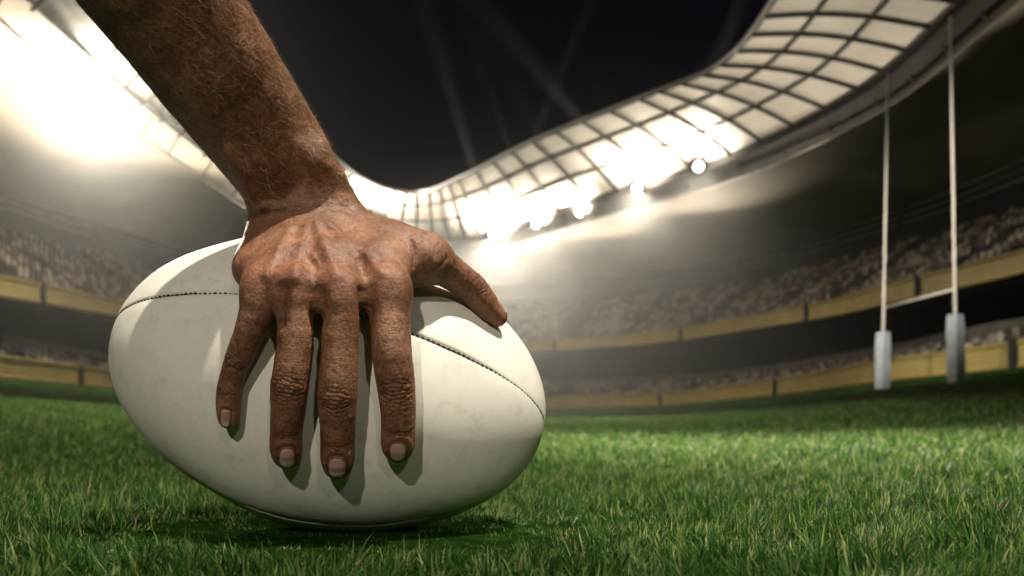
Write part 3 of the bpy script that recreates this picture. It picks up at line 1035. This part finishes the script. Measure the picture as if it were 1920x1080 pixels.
dd = np.polyval(np.polyfit(range(len(TH)), [t[2] for t in TH], 2), range(len(TH)))
for t, q in zip(TH, dd): t[2] = q
THP = [(at(t[0], t[1], t[2]), rpx(t[3], t[2]), t[2]) for t in TH]
palm.append(cone((735, 463, .512, 36), (797, 482, TH[0][2], 36)))
groups['thumb'] = chain(THP)
K_PALM, K_ARM, K_JOIN = np.float32(.011), np.float32(.006), np.float32(.008)
ALL = [(g, p) for g, L in [('palm', palm), ('fore', fore), ('arm', arm)] + list(groups.items()) for p in L]


def sdf(p, act=None):
    """signed distance of the whole limb; act = indices into ALL that matter here"""
    by = {}
    for i in (range(len(ALL)) if act is None else act):
        g, pr = ALL[i]
        d = pr.d(p)
        if g in by:
            by[g] = smin(by[g], d, K_PALM if g == 'palm' else K_ARM if g == 'arm' else np.float32(.001) if g == 'fore' else np.float32(.0003))
        else:
            by[g] = d
    base = None
    for g, k in (('palm', None), ('fore', np.float32(.014)), ('arm', np.float32(.010))):
        if g in by:
            base = by[g] if base is None else smin(base, by[g], k)
    fing = None
    for g in by:
        if g in ('palm', 'fore', 'arm'): continue
        fing = by[g] if fing is None else smin(fing, by[g], np.float32(.0012))
    out = fing if base is None else base if fing is None else smin(base, fing, K_JOIN)
    return out


def mesh_sdf(h=.00065, B=16):
    ext = np.array([[np.minimum(p.a, p.b) - max(p.ra, p.rb) - .008, np.maximum(p.a, p.b) + max(p.ra, p.rb) + .008] for _, p in ALL])
    lo, hi = ext[:, 0].min(0), ext[:, 1].max(0)
    nb = np.ceil((hi - lo) / (h * B)).astype(int)
    bi = np.stack(np.meshgrid(*[np.arange(n) for n in nb], indexing='ij'), -1).reshape(-1, 3)
    cen = (lo + (bi + .5) * h * B).astype(np.float32)
    pd = np.stack([p.d(cen) for _, p in ALL], 1)
    rad = h * B * .87
    near = pd.min(1)
    cand = np.nonzero((near < rad * 1.7 + .014) & (near > -.02))[0]
    g = np.arange(B + 1)
    loc = np.stack(np.meshgrid(g, g, g, indexing='ij'), -1).reshape(-1, 3)
    dims = nb * B + 2
    stride = np.array([dims[1] * dims[2], dims[2], 1], np.int64)
    VV, VID, EDG = [], [], []
    corner = np.array([[i, j, k] for i in (0, 1) for j in (0, 1) for k in (0, 1)])
    edges = [(a, b) for a in range(8) for b in range(8) if a < b and abs(corner[a] - corner[b]).sum() == 1]
    for c in cand:
        act = np.nonzero(pd[c] < near[c] + 2.9 * rad + .034)[0]
        org = bi[c] * B
        p = (lo + (org + loc) * h).astype(np.float32)
        f = sdf(p, act)
        if f.min() > 0 or f.max() < 0: continue
        f = f.reshape(B + 1, B + 1, B + 1)
        s = f < 0
        cs = np.stack([s[i:B + i, j:B + j, k:B + k] for i, j, k in corner], -1)
        n_in = cs.sum(-1)
        ci = np.argwhere((n_in > 0) & (n_in < 8))
        if len(ci):
            fv = np.stack([f[ci[:, 0] + i, ci[:, 1] + j, ci[:, 2] + k] for i, j, k in corner], -1)
            acc = np.zeros((len(ci), 3)); cnt = np.zeros(len(ci))
            for a, b in edges:
                fa, fb = fv[:, a], fv[:, b]
                m = (fa < 0) != (fb < 0)
                t = np.where(m, fa / np.where(m, fa - fb, 1), 0)
                pos = corner[a] + t[:, None] * (corner[b] - corner[a])
                acc += pos * m[:, None]; cnt += m
            VV.append(lo + (org + ci + acc / cnt[:, None]) * h)
            VID.append((org + ci) @ stride)
        for ax in range(3):
            sl0 = [slice(0, B)] * 3; sl1 = [slice(0, B)] * 3; sl1[ax] = slice(1, B + 1)
            e = np.argwhere(s[tuple(sl0)] != s[tuple(sl1)])
            if len(e):
                flip = s[tuple(sl0)][e[:, 0], e[:, 1], e[:, 2]]
                EDG.append(np.column_stack([(org + e), np.full(len(e), ax), flip]))
    V = np.concatenate(VV); ID = np.concatenate(VID)
    o = np.argsort(ID); V, ID = V[o], ID[o]
    EG = np.concatenate(EDG)
    quads = []
    for ax in range(3):
        E_ = EG[EG[:, 3] == ax]
        u, w = (ax + 1) % 3, (ax + 2) % 3
        c = []
        for du, dw in ((0, 0), (-1, 0), (-1, -1), (0, -1)):
            q = E_[:, :3].copy(); q[:, u] += du; q[:, w] += dw
            c.append(q @ stride)
        c = np.stack(c, 1)
        fl = E_[:, 4] == 0
        c[fl] = c[fl][:, ::-1]
        ix = np.searchsorted(ID, c); ix = np.minimum(ix, len(ID) - 1)
        good = (ID[ix] == c).all(1)
        quads.append(ix[good])
    return V, np.concatenate(quads)


def sdf_big(p):
    out = np.empty(len(p), np.float32)
    pd = None
    for i in range(0, len(p), 60000):
        out[i:i + 60000] = sdf(p[i:i + 60000].astype(np.float32))
    return out


def sdf_grad(p, e=.0006):
    k = np.array([[1, -1, -1], [-1, -1, 1], [-1, 1, -1], [1, 1, 1]], float)
    g = sum(k[i] * sdf_big(p + e * k[i])[:, None] for i in range(4))
    return g / np.maximum(np.linalg.norm(g, axis=1), 1e-9)[:, None]


def vnoise(p, scale, seed=0):
    """cheap value noise for small irregularities"""
    r = np.random.default_rng(seed); tab = r.random((32, 32, 32)).astype(np.float32)
    q = p * scale; i = np.floor(q).astype(int); t = q - i; t = t * t * (3 - 2 * t)
    out = 0
    for a in (0, 1):
        for b in (0, 1):
            for c in (0, 1):
                w = (t[:, 0] if a else 1 - t[:, 0]) * (t[:, 1] if b else 1 - t[:, 1]) * (t[:, 2] if c else 1 - t[:, 2])
                out = out + w * tab[(i[:, 0] + a) % 32, (i[:, 1] + b) % 32, (i[:, 2] + c) % 32]
    return out * 2 - 1


HV, HQ = mesh_sdf(.00076)


def relax(A, Q, w):
    n = len(A)
    cnt = np.bincount(Q.ravel(), minlength=n) * 2.0
    out = np.empty_like(A)
    nb_ = [(Q[:, i], Q[:, (i + 1) % 4]) for i in range(4)]
    for k in range(A.shape[1]):
        acc = np.zeros(n)
        for a, b in nb_:
            acc += np.bincount(a, A[b, k], n) + np.bincount(b, A[a, k], n)
        out[:, k] = A[:, k] * (1 - w) + w * acc / np.maximum(cnt, 1)
    return out


def vert_normals(A, Q):
    d1, d2 = A[Q[:, 2]] - A[Q[:, 0]], A[Q[:, 3]] - A[Q[:, 1]]
    fn = np.cross(d1, d2)
    out = np.stack([sum(np.bincount(Q[:, i], fn[:, k], len(A)) for i in range(4)) for k in range(3)], 1)
    return out / np.maximum(np.linalg.norm(out, axis=1), 1e-12)[:, None]


for _ in range(3):
    HV = relax(HV, HQ, .5); HV = relax(HV, HQ, -.42)
HNRM = vert_normals(HV, HQ)
if DBG: print('verts', len(HV), 'quads', len(HQ))

# ---- creases, tendons, veins as real relief; crease shade also painted in colour
disp = np.zeros(len(HV)); crease_shade = np.zeros(len(HV)); red = np.zeros(len(HV))
suv = np.zeros((len(HV), 3))
# default coordinates: along the arm
suv[:, 0] = (HV - at(560, 360, .52)) @ ARM_AX; suv[:, 1] = (HV - at(560, 360, .52)) @ ARM_SIDE
dist_f = {}
for nm in list(groups):
    d = np.full(len(HV), 1.0)
    bl = np.min([np.minimum(p.a, p.b) for p in groups[nm]], 0) - .03; bh = np.max([np.maximum(p.a, p.b) for p in groups[nm]], 0) + .03
    ii = np.nonzero(((HV > bl) & (HV < bh)).all(1))[0]
    pp = HV[ii].astype(np.float32)
    d[ii] = np.min([p.d(pp) for p in groups[nm]], 0)
    dist_f[nm] = d


def crease_line(u, w, u0, curve, depth, sig, half, seed, wob=.00035):
    """a groove across a finger at u0 that bends with w"""
    x = u - (u0 + curve * w * w) - wob * np.sin(w * 900 + seed * 1.7) - wob * .6 * np.sin(w * 2300 + seed)
    end = 1 / (1 + np.exp((np.abs(w) - half) / .0007))
    return depth * np.exp(-(x / sig) ** 2) * end


seed = 0
for nm, L in list(FP.items()) + [('thumb', THP)]:
    idx = np.nonzero(dist_f[nm] < .0035)[0]
    p = HV[idx]
    if nm == 'thumb':
        jp, jd = THP[4], THP[6]
        axis = THP[6][0] - THP[2][0]
    else:
        jp, jd = L[3], L[5]
        axis = L[5][0] - L[2][0]
    axis = axis / np.linalg.norm(axis)
    lat = np.cross(axis, VIEW); lat /= np.linalg.norm(lat)
    if nm == 'thumb':   # the back of the thumb looks up and right
        lat = np.cross(axis, np.array([-.5, .55, -.67])); lat /= np.linalg.norm(lat)
    dors = np.cross(lat, axis)
    if nm == 'thumb':
        if dors @ np.array([.5, -.5, .7]) < 0: dors = -dors
    elif dors @ VIEW > 0: dors = -dors
    face = np.clip((HNRM[idx] @ dors - .05) / .35, 0, 1)
    u = (p - jp[0]) @ axis; w = (p - jp[0]) @ lat
    suv[idx, 0] = u; suv[idx, 1] = w; suv[idx, 2] = .05 * (1 + seed)
    r = jp[1]
    c = np.zeros(len(idx))
    sc_ = r / .0100
    for k, (u0, cv, dp, hw) in enumerate([(-.0088, 18, .00016, .7), (-.0066, 28, .00030, .75), (-.0046, 30, .00045, .8), (-.0021, 18, .00036, .6), (-.0001, -4, .00050, .72), (.0023, -30, .00048, .8), (.0044, -34, .00046, .85), (.0064, -26, .00026, .75), (.0084, -16, .00018, .7), (.0105, -10, .00012, .6)]):
        c += crease_line(u, w, u0 * sc_, cv, dp * 1.3, .00042, r * hw, seed * 5 + k)
    uj = (p - jd[0]) @ axis
    for k, (u0, dp, hw) in enumerate([(-.0028, .00014, .6), (-.0012, .00034, .75), (.0003, .00022, .6), (.0017, .00018, .7), (.0035, .0001, .5)]):
        c += crease_line(uj, w, u0 * sc_, -6, dp * 1.5, .0004, r * hw, seed * 3 + k + 40)
    # fine rings down the middle of the finger
    for k in range(9):
        c += crease_line(u, w, .0125 + k * .0016, -5, .00004, .0003, r * .6, seed + k * 2.3)
        c += crease_line(u, w, -.0125 - k * .0021, 6, .00003, .0003, r * .6, seed + k * 1.3)
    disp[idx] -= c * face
    crease_shade[idx] = np.maximum(crease_shade[idx], np.clip(c / .0005, 0, 1) * face)
    # padded flesh round the joint
    bul = np.exp(-(u / .0055) ** 2) * np.clip(1 - (w / (r * .8)) ** 2, 0, 1)
    disp[idx] += .0003 * bul * face
    red[idx] = np.maximum(red[idx], .6 * np.exp(-(u / .008) ** 2) * face + .75 * np.exp(-((uj - .006) / .008) ** 2))
    seed += 1
# knuckle wrinkles and redness on the back of the hand
for nm, L in FP.items():
    J = L[0][0]
    axis = L[1][0] - L[0][0]; axis /= np.linalg.norm(axis)
    lat = np.cross(axis, VIEW); lat /= np.linalg.norm(lat)
    v = HV - J
    u = v @ axis; w = v @ lat
    near = np.exp(-((u - .002) / .013) ** 2 - (w / .012) ** 2) * np.clip(-HNRM[:, 1] * 1.2 + HNRM[:, 2] * .5, 0, 1)
    red = np.maximum(red, .9 * near)
    for k in range(9):
        cl = crease_line(u, w, -.007 + k * .0024, 25 - k * 4, .00013, .00036, .0085, seed + k * 3.1 + L[0][2] * 100, .0006)
        disp -= cl * near; crease_shade = np.maximum(crease_shade, np.clip(cl / .0006, 0, 1) * near)


def tube_field(pts, rad):
    m = 3 * rad
    ii = np.nonzero(((HV > pts.min(0) - m) & (HV < pts.max(0) + m)).all(1))[0]
    pp = HV[ii].astype(np.float32)
    f = np.zeros(len(HV))
    if len(ii): f[ii] = np.exp(-(np.min([Prim(a, b, 0, 0).d(pp) for a, b in zip(pts[:-1], pts[1:])], 0) / rad) ** 2)
    return f


def on_back(pts):
    """pixel polyline dropped on the visible skin"""
    out = []
    for px, py in pts:
        ds = np.linspace(.36, .58, 700)
        P = np.stack([(px - CX) / FPX * ds, ds, EYE - (py - HY) / FPX * ds], -1).astype(np.float32)
        i = np.nonzero(sdf(P) < 0)[0]
        if len(i): out.append(P[i[0]])
    return np.array(out)


def skin_line(pts, rad, amp, dark=0.0, wrap=False):
    global disp, crease_shade
    q = on_back(pts)
    if len(q) < 2: return
    if wrap: q = np.concatenate([q[:1] + np.array([[-.004, .022, -.001]]), q[:1] + np.array([[-.003, .006, -.0004]]), q]).astype(np.float32)
    f = tube_field(q, rad)
    disp += amp * f
    if dark: crease_shade = np.maximum(crease_shade, dark * f)


def dense(pts, n=14):
    P = np.asarray(pts, float); t = np.linspace(0, len(P) - 1, n)
    return np.column_stack([np.interp(t, range(len(P)), P[:, 0]), np.interp(t, range(len(P)), P[:, 1])])


# wrist folds
skin_line(dense([(474, 405), (484, 403), (500, 400)]), .0021, -.0016, .55, True)
skin_line(dense([(484, 403), (508, 399), (530, 395)]), .0015, -.0009, .4)
skin_line(dense([(515, 398), (540, 393), (562, 392)]), .0009, -.0004, .25)
skin_line(dense([(470, 394), (495, 388), (520, 384)]), .0030, .0012)
skin_line(dense([(640, 385), (665, 395), (690, 392)]), .0009, -.0005, .3)
# crease between the hand and the ball of the thumb
skin_line(dense([(772, 452), (777, 478), (775, 500)]), .0011, -.0012, .45)
skin_line(dense([(783, 456), (800, 470), (812, 490)]), .0030, .0008)
skin_line(dense([(805, 512), (825, 500), (838, 484)]), .0013, -.0006, .2)
# tendons fanning to the knuckles
for a, b in (((575, 425), (553, 520)), ((592, 420), (632, 518)), ((612, 418), (716, 512)), ((545, 430), (500, 515))):
    skin_line(dense([a, b]), .0030, .0016)
# bony bumps and veins
skin_line(dense([(690, 470), (700, 484)]), .0042, .0022)
skin_line(dense([(655, 470), (668, 484), (692, 478), (705, 462)]), .0016, .0007)
skin_line(dense([(520, 470), (560, 462), (585, 478), (600, 500)]), .0015, .0006)
skin_line(dense([(600, 305), (622, 318), (640, 330)]), .0050, .0020)
skin_line(dense([(432, 285), (450, 320), (466, 365)]), .0042, .0022)
skin_line(dense([(560, 372), (585, 330), (560, 270)]), .0045, .0012)
skin_line(dense([(520, 300), (470, 230), (420, 150)]), .0060, .0012)
# web hollows between the knuckles
for a, b in (((528, 545), (523, 600)), ((597, 552), (596, 620)), ((683, 548), (682, 620))):
    skin_line(dense([a, b]), .0050, -.0032)
NAILS = {'little': (422.5, 784, 10.5, 17), 'ring': (538.5, 860, 16.5, 17.5), 'middle': (632, 879.5, 19, 18.5), 'index': (746, 850, 18, 18)}


def nail_frame(nm):
    px, py, hw, hl = NAILS[nm]
    q = on_back([(px, py)])[0].astype(float)
    gn = sdf_grad(q[None])[0]
    axis = FP[nm][-1][0] - FP[nm][5][0]
    if nm == 'little': axis = axis + np.array([-.0012, 0, 0])
    axis = axis - gn * (axis @ gn); axis /= np.linalg.norm(axis)
    return q, axis, np.cross(axis, gn), rpx(hw, q[1]), rpx(hl, q[1]) * min(1 / max(.45, abs(axis[2])), 1.5)


# nail folds
for nm in NAILS:
    q, axis, lat, hw, hl = nail_frame(nm)
    v = HV - q
    ii = np.nonzero(np.einsum('ij,ij->i', v, v) < .015 ** 2)[0]
    u, w = v[ii] @ axis / hl, v[ii] @ lat / hw
    rr = (np.abs(u) ** 2.6 + np.abs(w) ** 2.6) ** (1 / 2.6)
    ring = np.exp(-((rr - 1.06) / .10) ** 2) * np.clip(1.3 - u, 0, 1)
    disp[ii] += -.00035 * ring + .00038 * np.exp(-((rr - 1.34) / .16) ** 2) * np.clip(.9 - u, 0, 1)
    crease_shade[ii] = np.maximum(crease_shade[ii], .75 * ring)
# general unevenness
disp += .00014 * vnoise(HV, 110, 1) + .00007 * vnoise(HV, 420, 2) + .00005 * vnoise(HV, 1000, 3)
HV2 = HV + HNRM * disp[:, None]


def skin_mat():
    m, nt, b = material('tanned_skin')
    tc = N(nt, 'ShaderNodeTexCoord')
    at_s = N(nt, 'ShaderNodeAttribute', attribute_name='skin_uv')
    n1 = noise(nt, 55, 6, .65, tc.outputs['Object'])
    c = ramp(nt, n1.outputs['Fac'], [(.28, (.125, .055, .029)), (.5, (.245, .118, .065)), (.72, (.40, .212, .128))])
    n2 = noise(nt, 600, 4, .7, tc.outputs['Object'])
    sp = ramp(nt, n2.outputs['Fac'], [(.36, (.45, .37, .33)), (.62, (1.2, 1.14, 1.08))])
    col = mix(nt, .8, c.outputs[0], sp.outputs[0], 'MULTIPLY')
    n3 = noise(nt, 190, 5, .7, tc.outputs['Object'])
    fr = ramp(nt, n3.outputs['Fac'], [(.56, (0, 0, 0)), (.70, (1, 1, 1))])
    col = mix(nt, fr.outputs[0], col, (.10, .034, .017))
    rd = N(nt, 'ShaderNodeAttribute', attribute_name='red')
    rm = N(nt, 'ShaderNodeMath', operation='MULTIPLY'); rm.inputs[1].default_value = .33
    nt.links.new(rd.outputs['Fac'], rm.inputs[0])
    col = mix(nt, rm.outputs[0], col, (.235, .070, .040))
    cr = N(nt, 'ShaderNodeAttribute', attribute_name='crease_shade')
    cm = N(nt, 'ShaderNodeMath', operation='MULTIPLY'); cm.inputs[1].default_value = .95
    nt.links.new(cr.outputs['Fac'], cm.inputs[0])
    col = mix(nt, cm.outputs[0], col, (.045, .016, .010))  # shade of the creases and nail folds painted into the skin colour
    nt.links.new(col, b.inputs['Base Color'])
    b.inputs['Subsurface Weight'].default_value = .08
    b.inputs['Subsurface Radius'].default_value = (1.0, .35, .2)
    b.inputs['Subsurface Scale'].default_value = .0025
    b.inputs['Specular IOR Level'].default_value = .42
    rr = ramp(nt, n2.outputs['Fac'], [(.3, (.42,) * 3), (.7, (.62,) * 3)])
    nt.links.new(rr.outputs[0], b.inputs['Roughness'])
    # fine skin lattice: transverse lines + pores
    mp = N(nt, 'ShaderNodeMapping'); mp.inputs['Scale'].default_value = (1500, 300, 20)
    nt.links.new(at_s.outputs['Vector'], mp.inputs['Vector'])
    ln = noise(nt, 1.0, 3, .6, mp.outputs[0])
    v = N(nt, 'ShaderNodeTexVoronoi', feature='DISTANCE_TO_EDGE'); v.inputs['Scale'].default_value = 900
    nt.links.new(tc.outputs['Object'], v.inputs['Vector'])
    b1 = bump(nt, ln.outputs['Fac'], .4, .0006)
    b2 = bump(nt, v.outputs['Distance'], .2, .0004, b1)
    b3 = bump(nt, n2.outputs['Fac'], .6, .0008, b2)
    nt.links.new(b3, b.inputs['Normal'])
    return m


M_SKIN = skin_mat()
WRIST = at(565, 400, .522)
hand = empty('hand_and_forearm', tuple(WRIST), 'sun tanned bare right hand and forearm pressing down on the white rugby ball', 'hand')
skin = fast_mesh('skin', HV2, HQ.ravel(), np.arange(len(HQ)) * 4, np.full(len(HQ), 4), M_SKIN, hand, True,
                 {'crease_shade': ('FLOAT', np.clip(crease_shade, 0, 1)), 'red': ('FLOAT', np.clip(red, 0, 1)), 'skin_uv': ('FLOAT_VECTOR', suv)})


# ---- nails
def nail_mat():
    m, nt, b = material('finger_nail')
    a = N(nt, 'ShaderNodeAttribute', attribute_name='along')
    tc = N(nt, 'ShaderNodeTexCoord')
    c = ramp(nt, a.outputs['Fac'], [(.0, (.50, .36, .30)), (.15, (.42, .25, .21)), (.62, (.43, .26, .22)), (.78, (.60, .48, .40)), (1.0, (.66, .57, .47))])
    n = noise(nt, 500, 4, .6, tc.outputs['Object'])
    col = mix(nt, .35, c.outputs[0], ramp(nt, n.outputs['Fac'], [(.3, (.7, .68, .66)), (.7, (1, 1, 1))]).outputs[0], 'MULTIPLY')
    nt.links.new(col, b.inputs['Base Color'])
    b.inputs['Roughness'].default_value = .33
    b.inputs['Specular IOR Level'].default_value = .5
    return m


M_NAIL = nail_mat()


def make_nail(cen, axis, lat, hw, hl):
    nr, na = 9, 40
    V, al = [], []
    for i in range(nr + 1):
        rr = i / nr
        for j in range(na):
            th = 2 * np.pi * j / na
            cx, sy = math.cos(th), math.sin(th)
            ex = 3.0 if sy < 0 else 2.3                      # squarer root, rounder free edge
            k = (abs(cx) ** ex + abs(sy) ** ex) ** (-1 / ex)
            V.append(cen + lat * (hw * k * cx * rr) + axis * (hl * k * sy * rr)); al.append(.5 + .5 * k * sy * rr)
    V = np.array(V); al = np.array(al)
    for _ in range(6):
        g_ = sdf_grad(V); V = V - g_ * sdf_big(V)[:, None]
    nrm = sdf_grad(V).mean(0); nrm /= np.linalg.norm(nrm)
    rr = np.repeat(np.arange(nr + 1) / nr, na)
    lift = .00022 + .00035 * np.clip((al - .55) / .45, 0, 1) * 1.2 - .00055 * np.clip((rr - .8) / .2, 0, 1) * (al < .75)
    top = V + nrm * (lift + .00025 * (1 - rr ** 2))[:, None]
    bot = V - nrm * .0006
    F_ = []
    I = lambda i, j: i * na + j % na
    for i in range(nr):
        for j in range(na):
            F_.append((I(i, j), I(i, j + 1), I(i + 1, j + 1), I(i + 1, j)))
    n0 = len(top)
    ring0 = [I(nr, j) for j in range(na)]
    VV = np.concatenate([top, bot[nr * na:]])
    for j in range(na):
        F_.append((ring0[j], ring0[(j + 1) % na], n0 + (j + 1) % na, n0 + j))
    return VV, F_, np.concatenate([al, np.ones(na)])


def add_nail(cen, axis, lat, hw, hl):
    V, F_, al = make_nail(cen, axis, lat, hw, hl)
    o = mesh_obj('fingernail', V, F_, M_NAIL, hand, True)
    a = o.data.attributes.new('along', 'FLOAT', 'POINT'); a.data.foreach_set('value', al.astype(np.float32))
    return o


for nm in NAILS:
    add_nail(*nail_frame(nm))
# thumb nail, seen edge on
axis = THP[-1][0] - THP[5][0]; axis /= np.linalg.norm(axis)
nd = np.array([.62, .0, .55]); nd -= axis * (nd @ axis); nd /= np.linalg.norm(nd)
add_nail(THP[6][0] + nd * THP[6][1] + axis * .001, axis, np.cross(axis, nd), rpx(15, .55), rpx(20, .55))

# ---- body hair: fine sun-bleached hairs on the forearm and the back of the hand
HN = 7000
M_HAIR, _nt, _b = material('sun_bleached_hair')
_oi = N(_nt, 'ShaderNodeAttribute', attribute_name='tone')
_cr = ramp(_nt, _oi.outputs['Fac'], [(0, (.05, .022, .01)), (.55, (.20, .10, .045)), (1, (.62, .44, .24))])
_nt.links.new(_cr.outputs[0], _b.inputs['Base Color']); _b.inputs['Roughness'].default_value = .35
hp = np.stack([CX + FPX * HV2[:, 0] / HV2[:, 1], HY - FPX * (HV2[:, 2] - EYE) / HV2[:, 1]], 1)
vis = (HNRM[:, 1] < .25)
arm_w = np.where(hp[:, 1] < 400, 1.0, np.where(hp[:, 1] < 520, .35, 0.0)) * (hp[:, 0] < 720) * vis
fin_w = np.where((hp[:, 1] > 655) & (hp[:, 1] < 705) & (HNRM[:, 1] < -.75), .12, 0.0)
wgt = arm_w + fin_w
pick = rng.choice(len(HV2), HN, p=wgt / wgt.sum())
P0 = HV2[pick]; Nn = HNRM[pick]
flow = np.where((hp[pick, 1] < 400)[:, None], ARM_AX * .8 + ARM_SIDE * .5, np.array([.25, 0, -.8]))
flow = flow + rng.normal(0, .45, (HN, 3))
flow -= Nn * np.einsum('ij,ij->i', flow, Nn)[:, None]; flow /= np.linalg.norm(flow, axis=1)[:, None]
Lh = rng.uniform(.0025, .0085, HN) * np.where(hp[pick, 1] < 400, 1, .6)
side = np.cross(flow, Nn)
wd = .0001 * np.where(hp[pick, 1] < 400, 1.2, 1.0)
bend = rng.normal(0, .25, HN)
rows = []
for t in (0, .4, .75, 1.0):
    c = P0 + flow * (Lh * t)[:, None] + Nn * (Lh * (.42 * t - .22 * t * t) - .0002)[:, None] + side * (Lh * bend * t * t)[:, None]
    w_ = (wd * (1 - .75 * t))[:, None]
    rows.append(c - side * w_); rows.append(c + side * w_)
HVv = np.stack(rows, 1).reshape(-1, 3)
q = np.array([[0, 1, 3, 2], [2, 3, 5, 4], [4, 5, 7, 6]])
fc = (np.arange(HN)[:, None, None] * 8 + q[None]).reshape(-1, 4)
hair = fast_mesh('arm_hair', HVv, fc.ravel(), np.arange(len(fc)) * 4, np.full(len(fc), 4), M_HAIR, hand, True, {'tone': ('FLOAT', np.repeat(rng.random(HN) ** 1.6, 8))})
tag(hair, kind='stuff')
# ================================================================== HAZE IN THE FLOODLIT AIR
v, f = box_data((0, 12, 14.5), (150, 260, 33))
hm = bpy.data.materials.new('night_haze'); hm.use_nodes = True
nt = hm.node_tree
for n_ in list(nt.nodes):
    if n_.type == 'BSDF_PRINCIPLED': nt.nodes.remove(n_)
pv = nt.nodes.new('ShaderNodeVolumePrincipled')
pv.inputs['Color'].default_value = (.93, .93, .90, 1)
pv.inputs['Density'].default_value = HAZE_DENSITY
pv.inputs['Anisotropy'].default_value = HAZE_ANISO
nt.links.new(pv.outputs[0], nt.nodes['Material Output'].inputs['Volume'])
haze = mesh_obj('haze', v, f, hm)
tag(haze, 'thin night haze glowing round the floodlights', 'haze', kind='stuff')
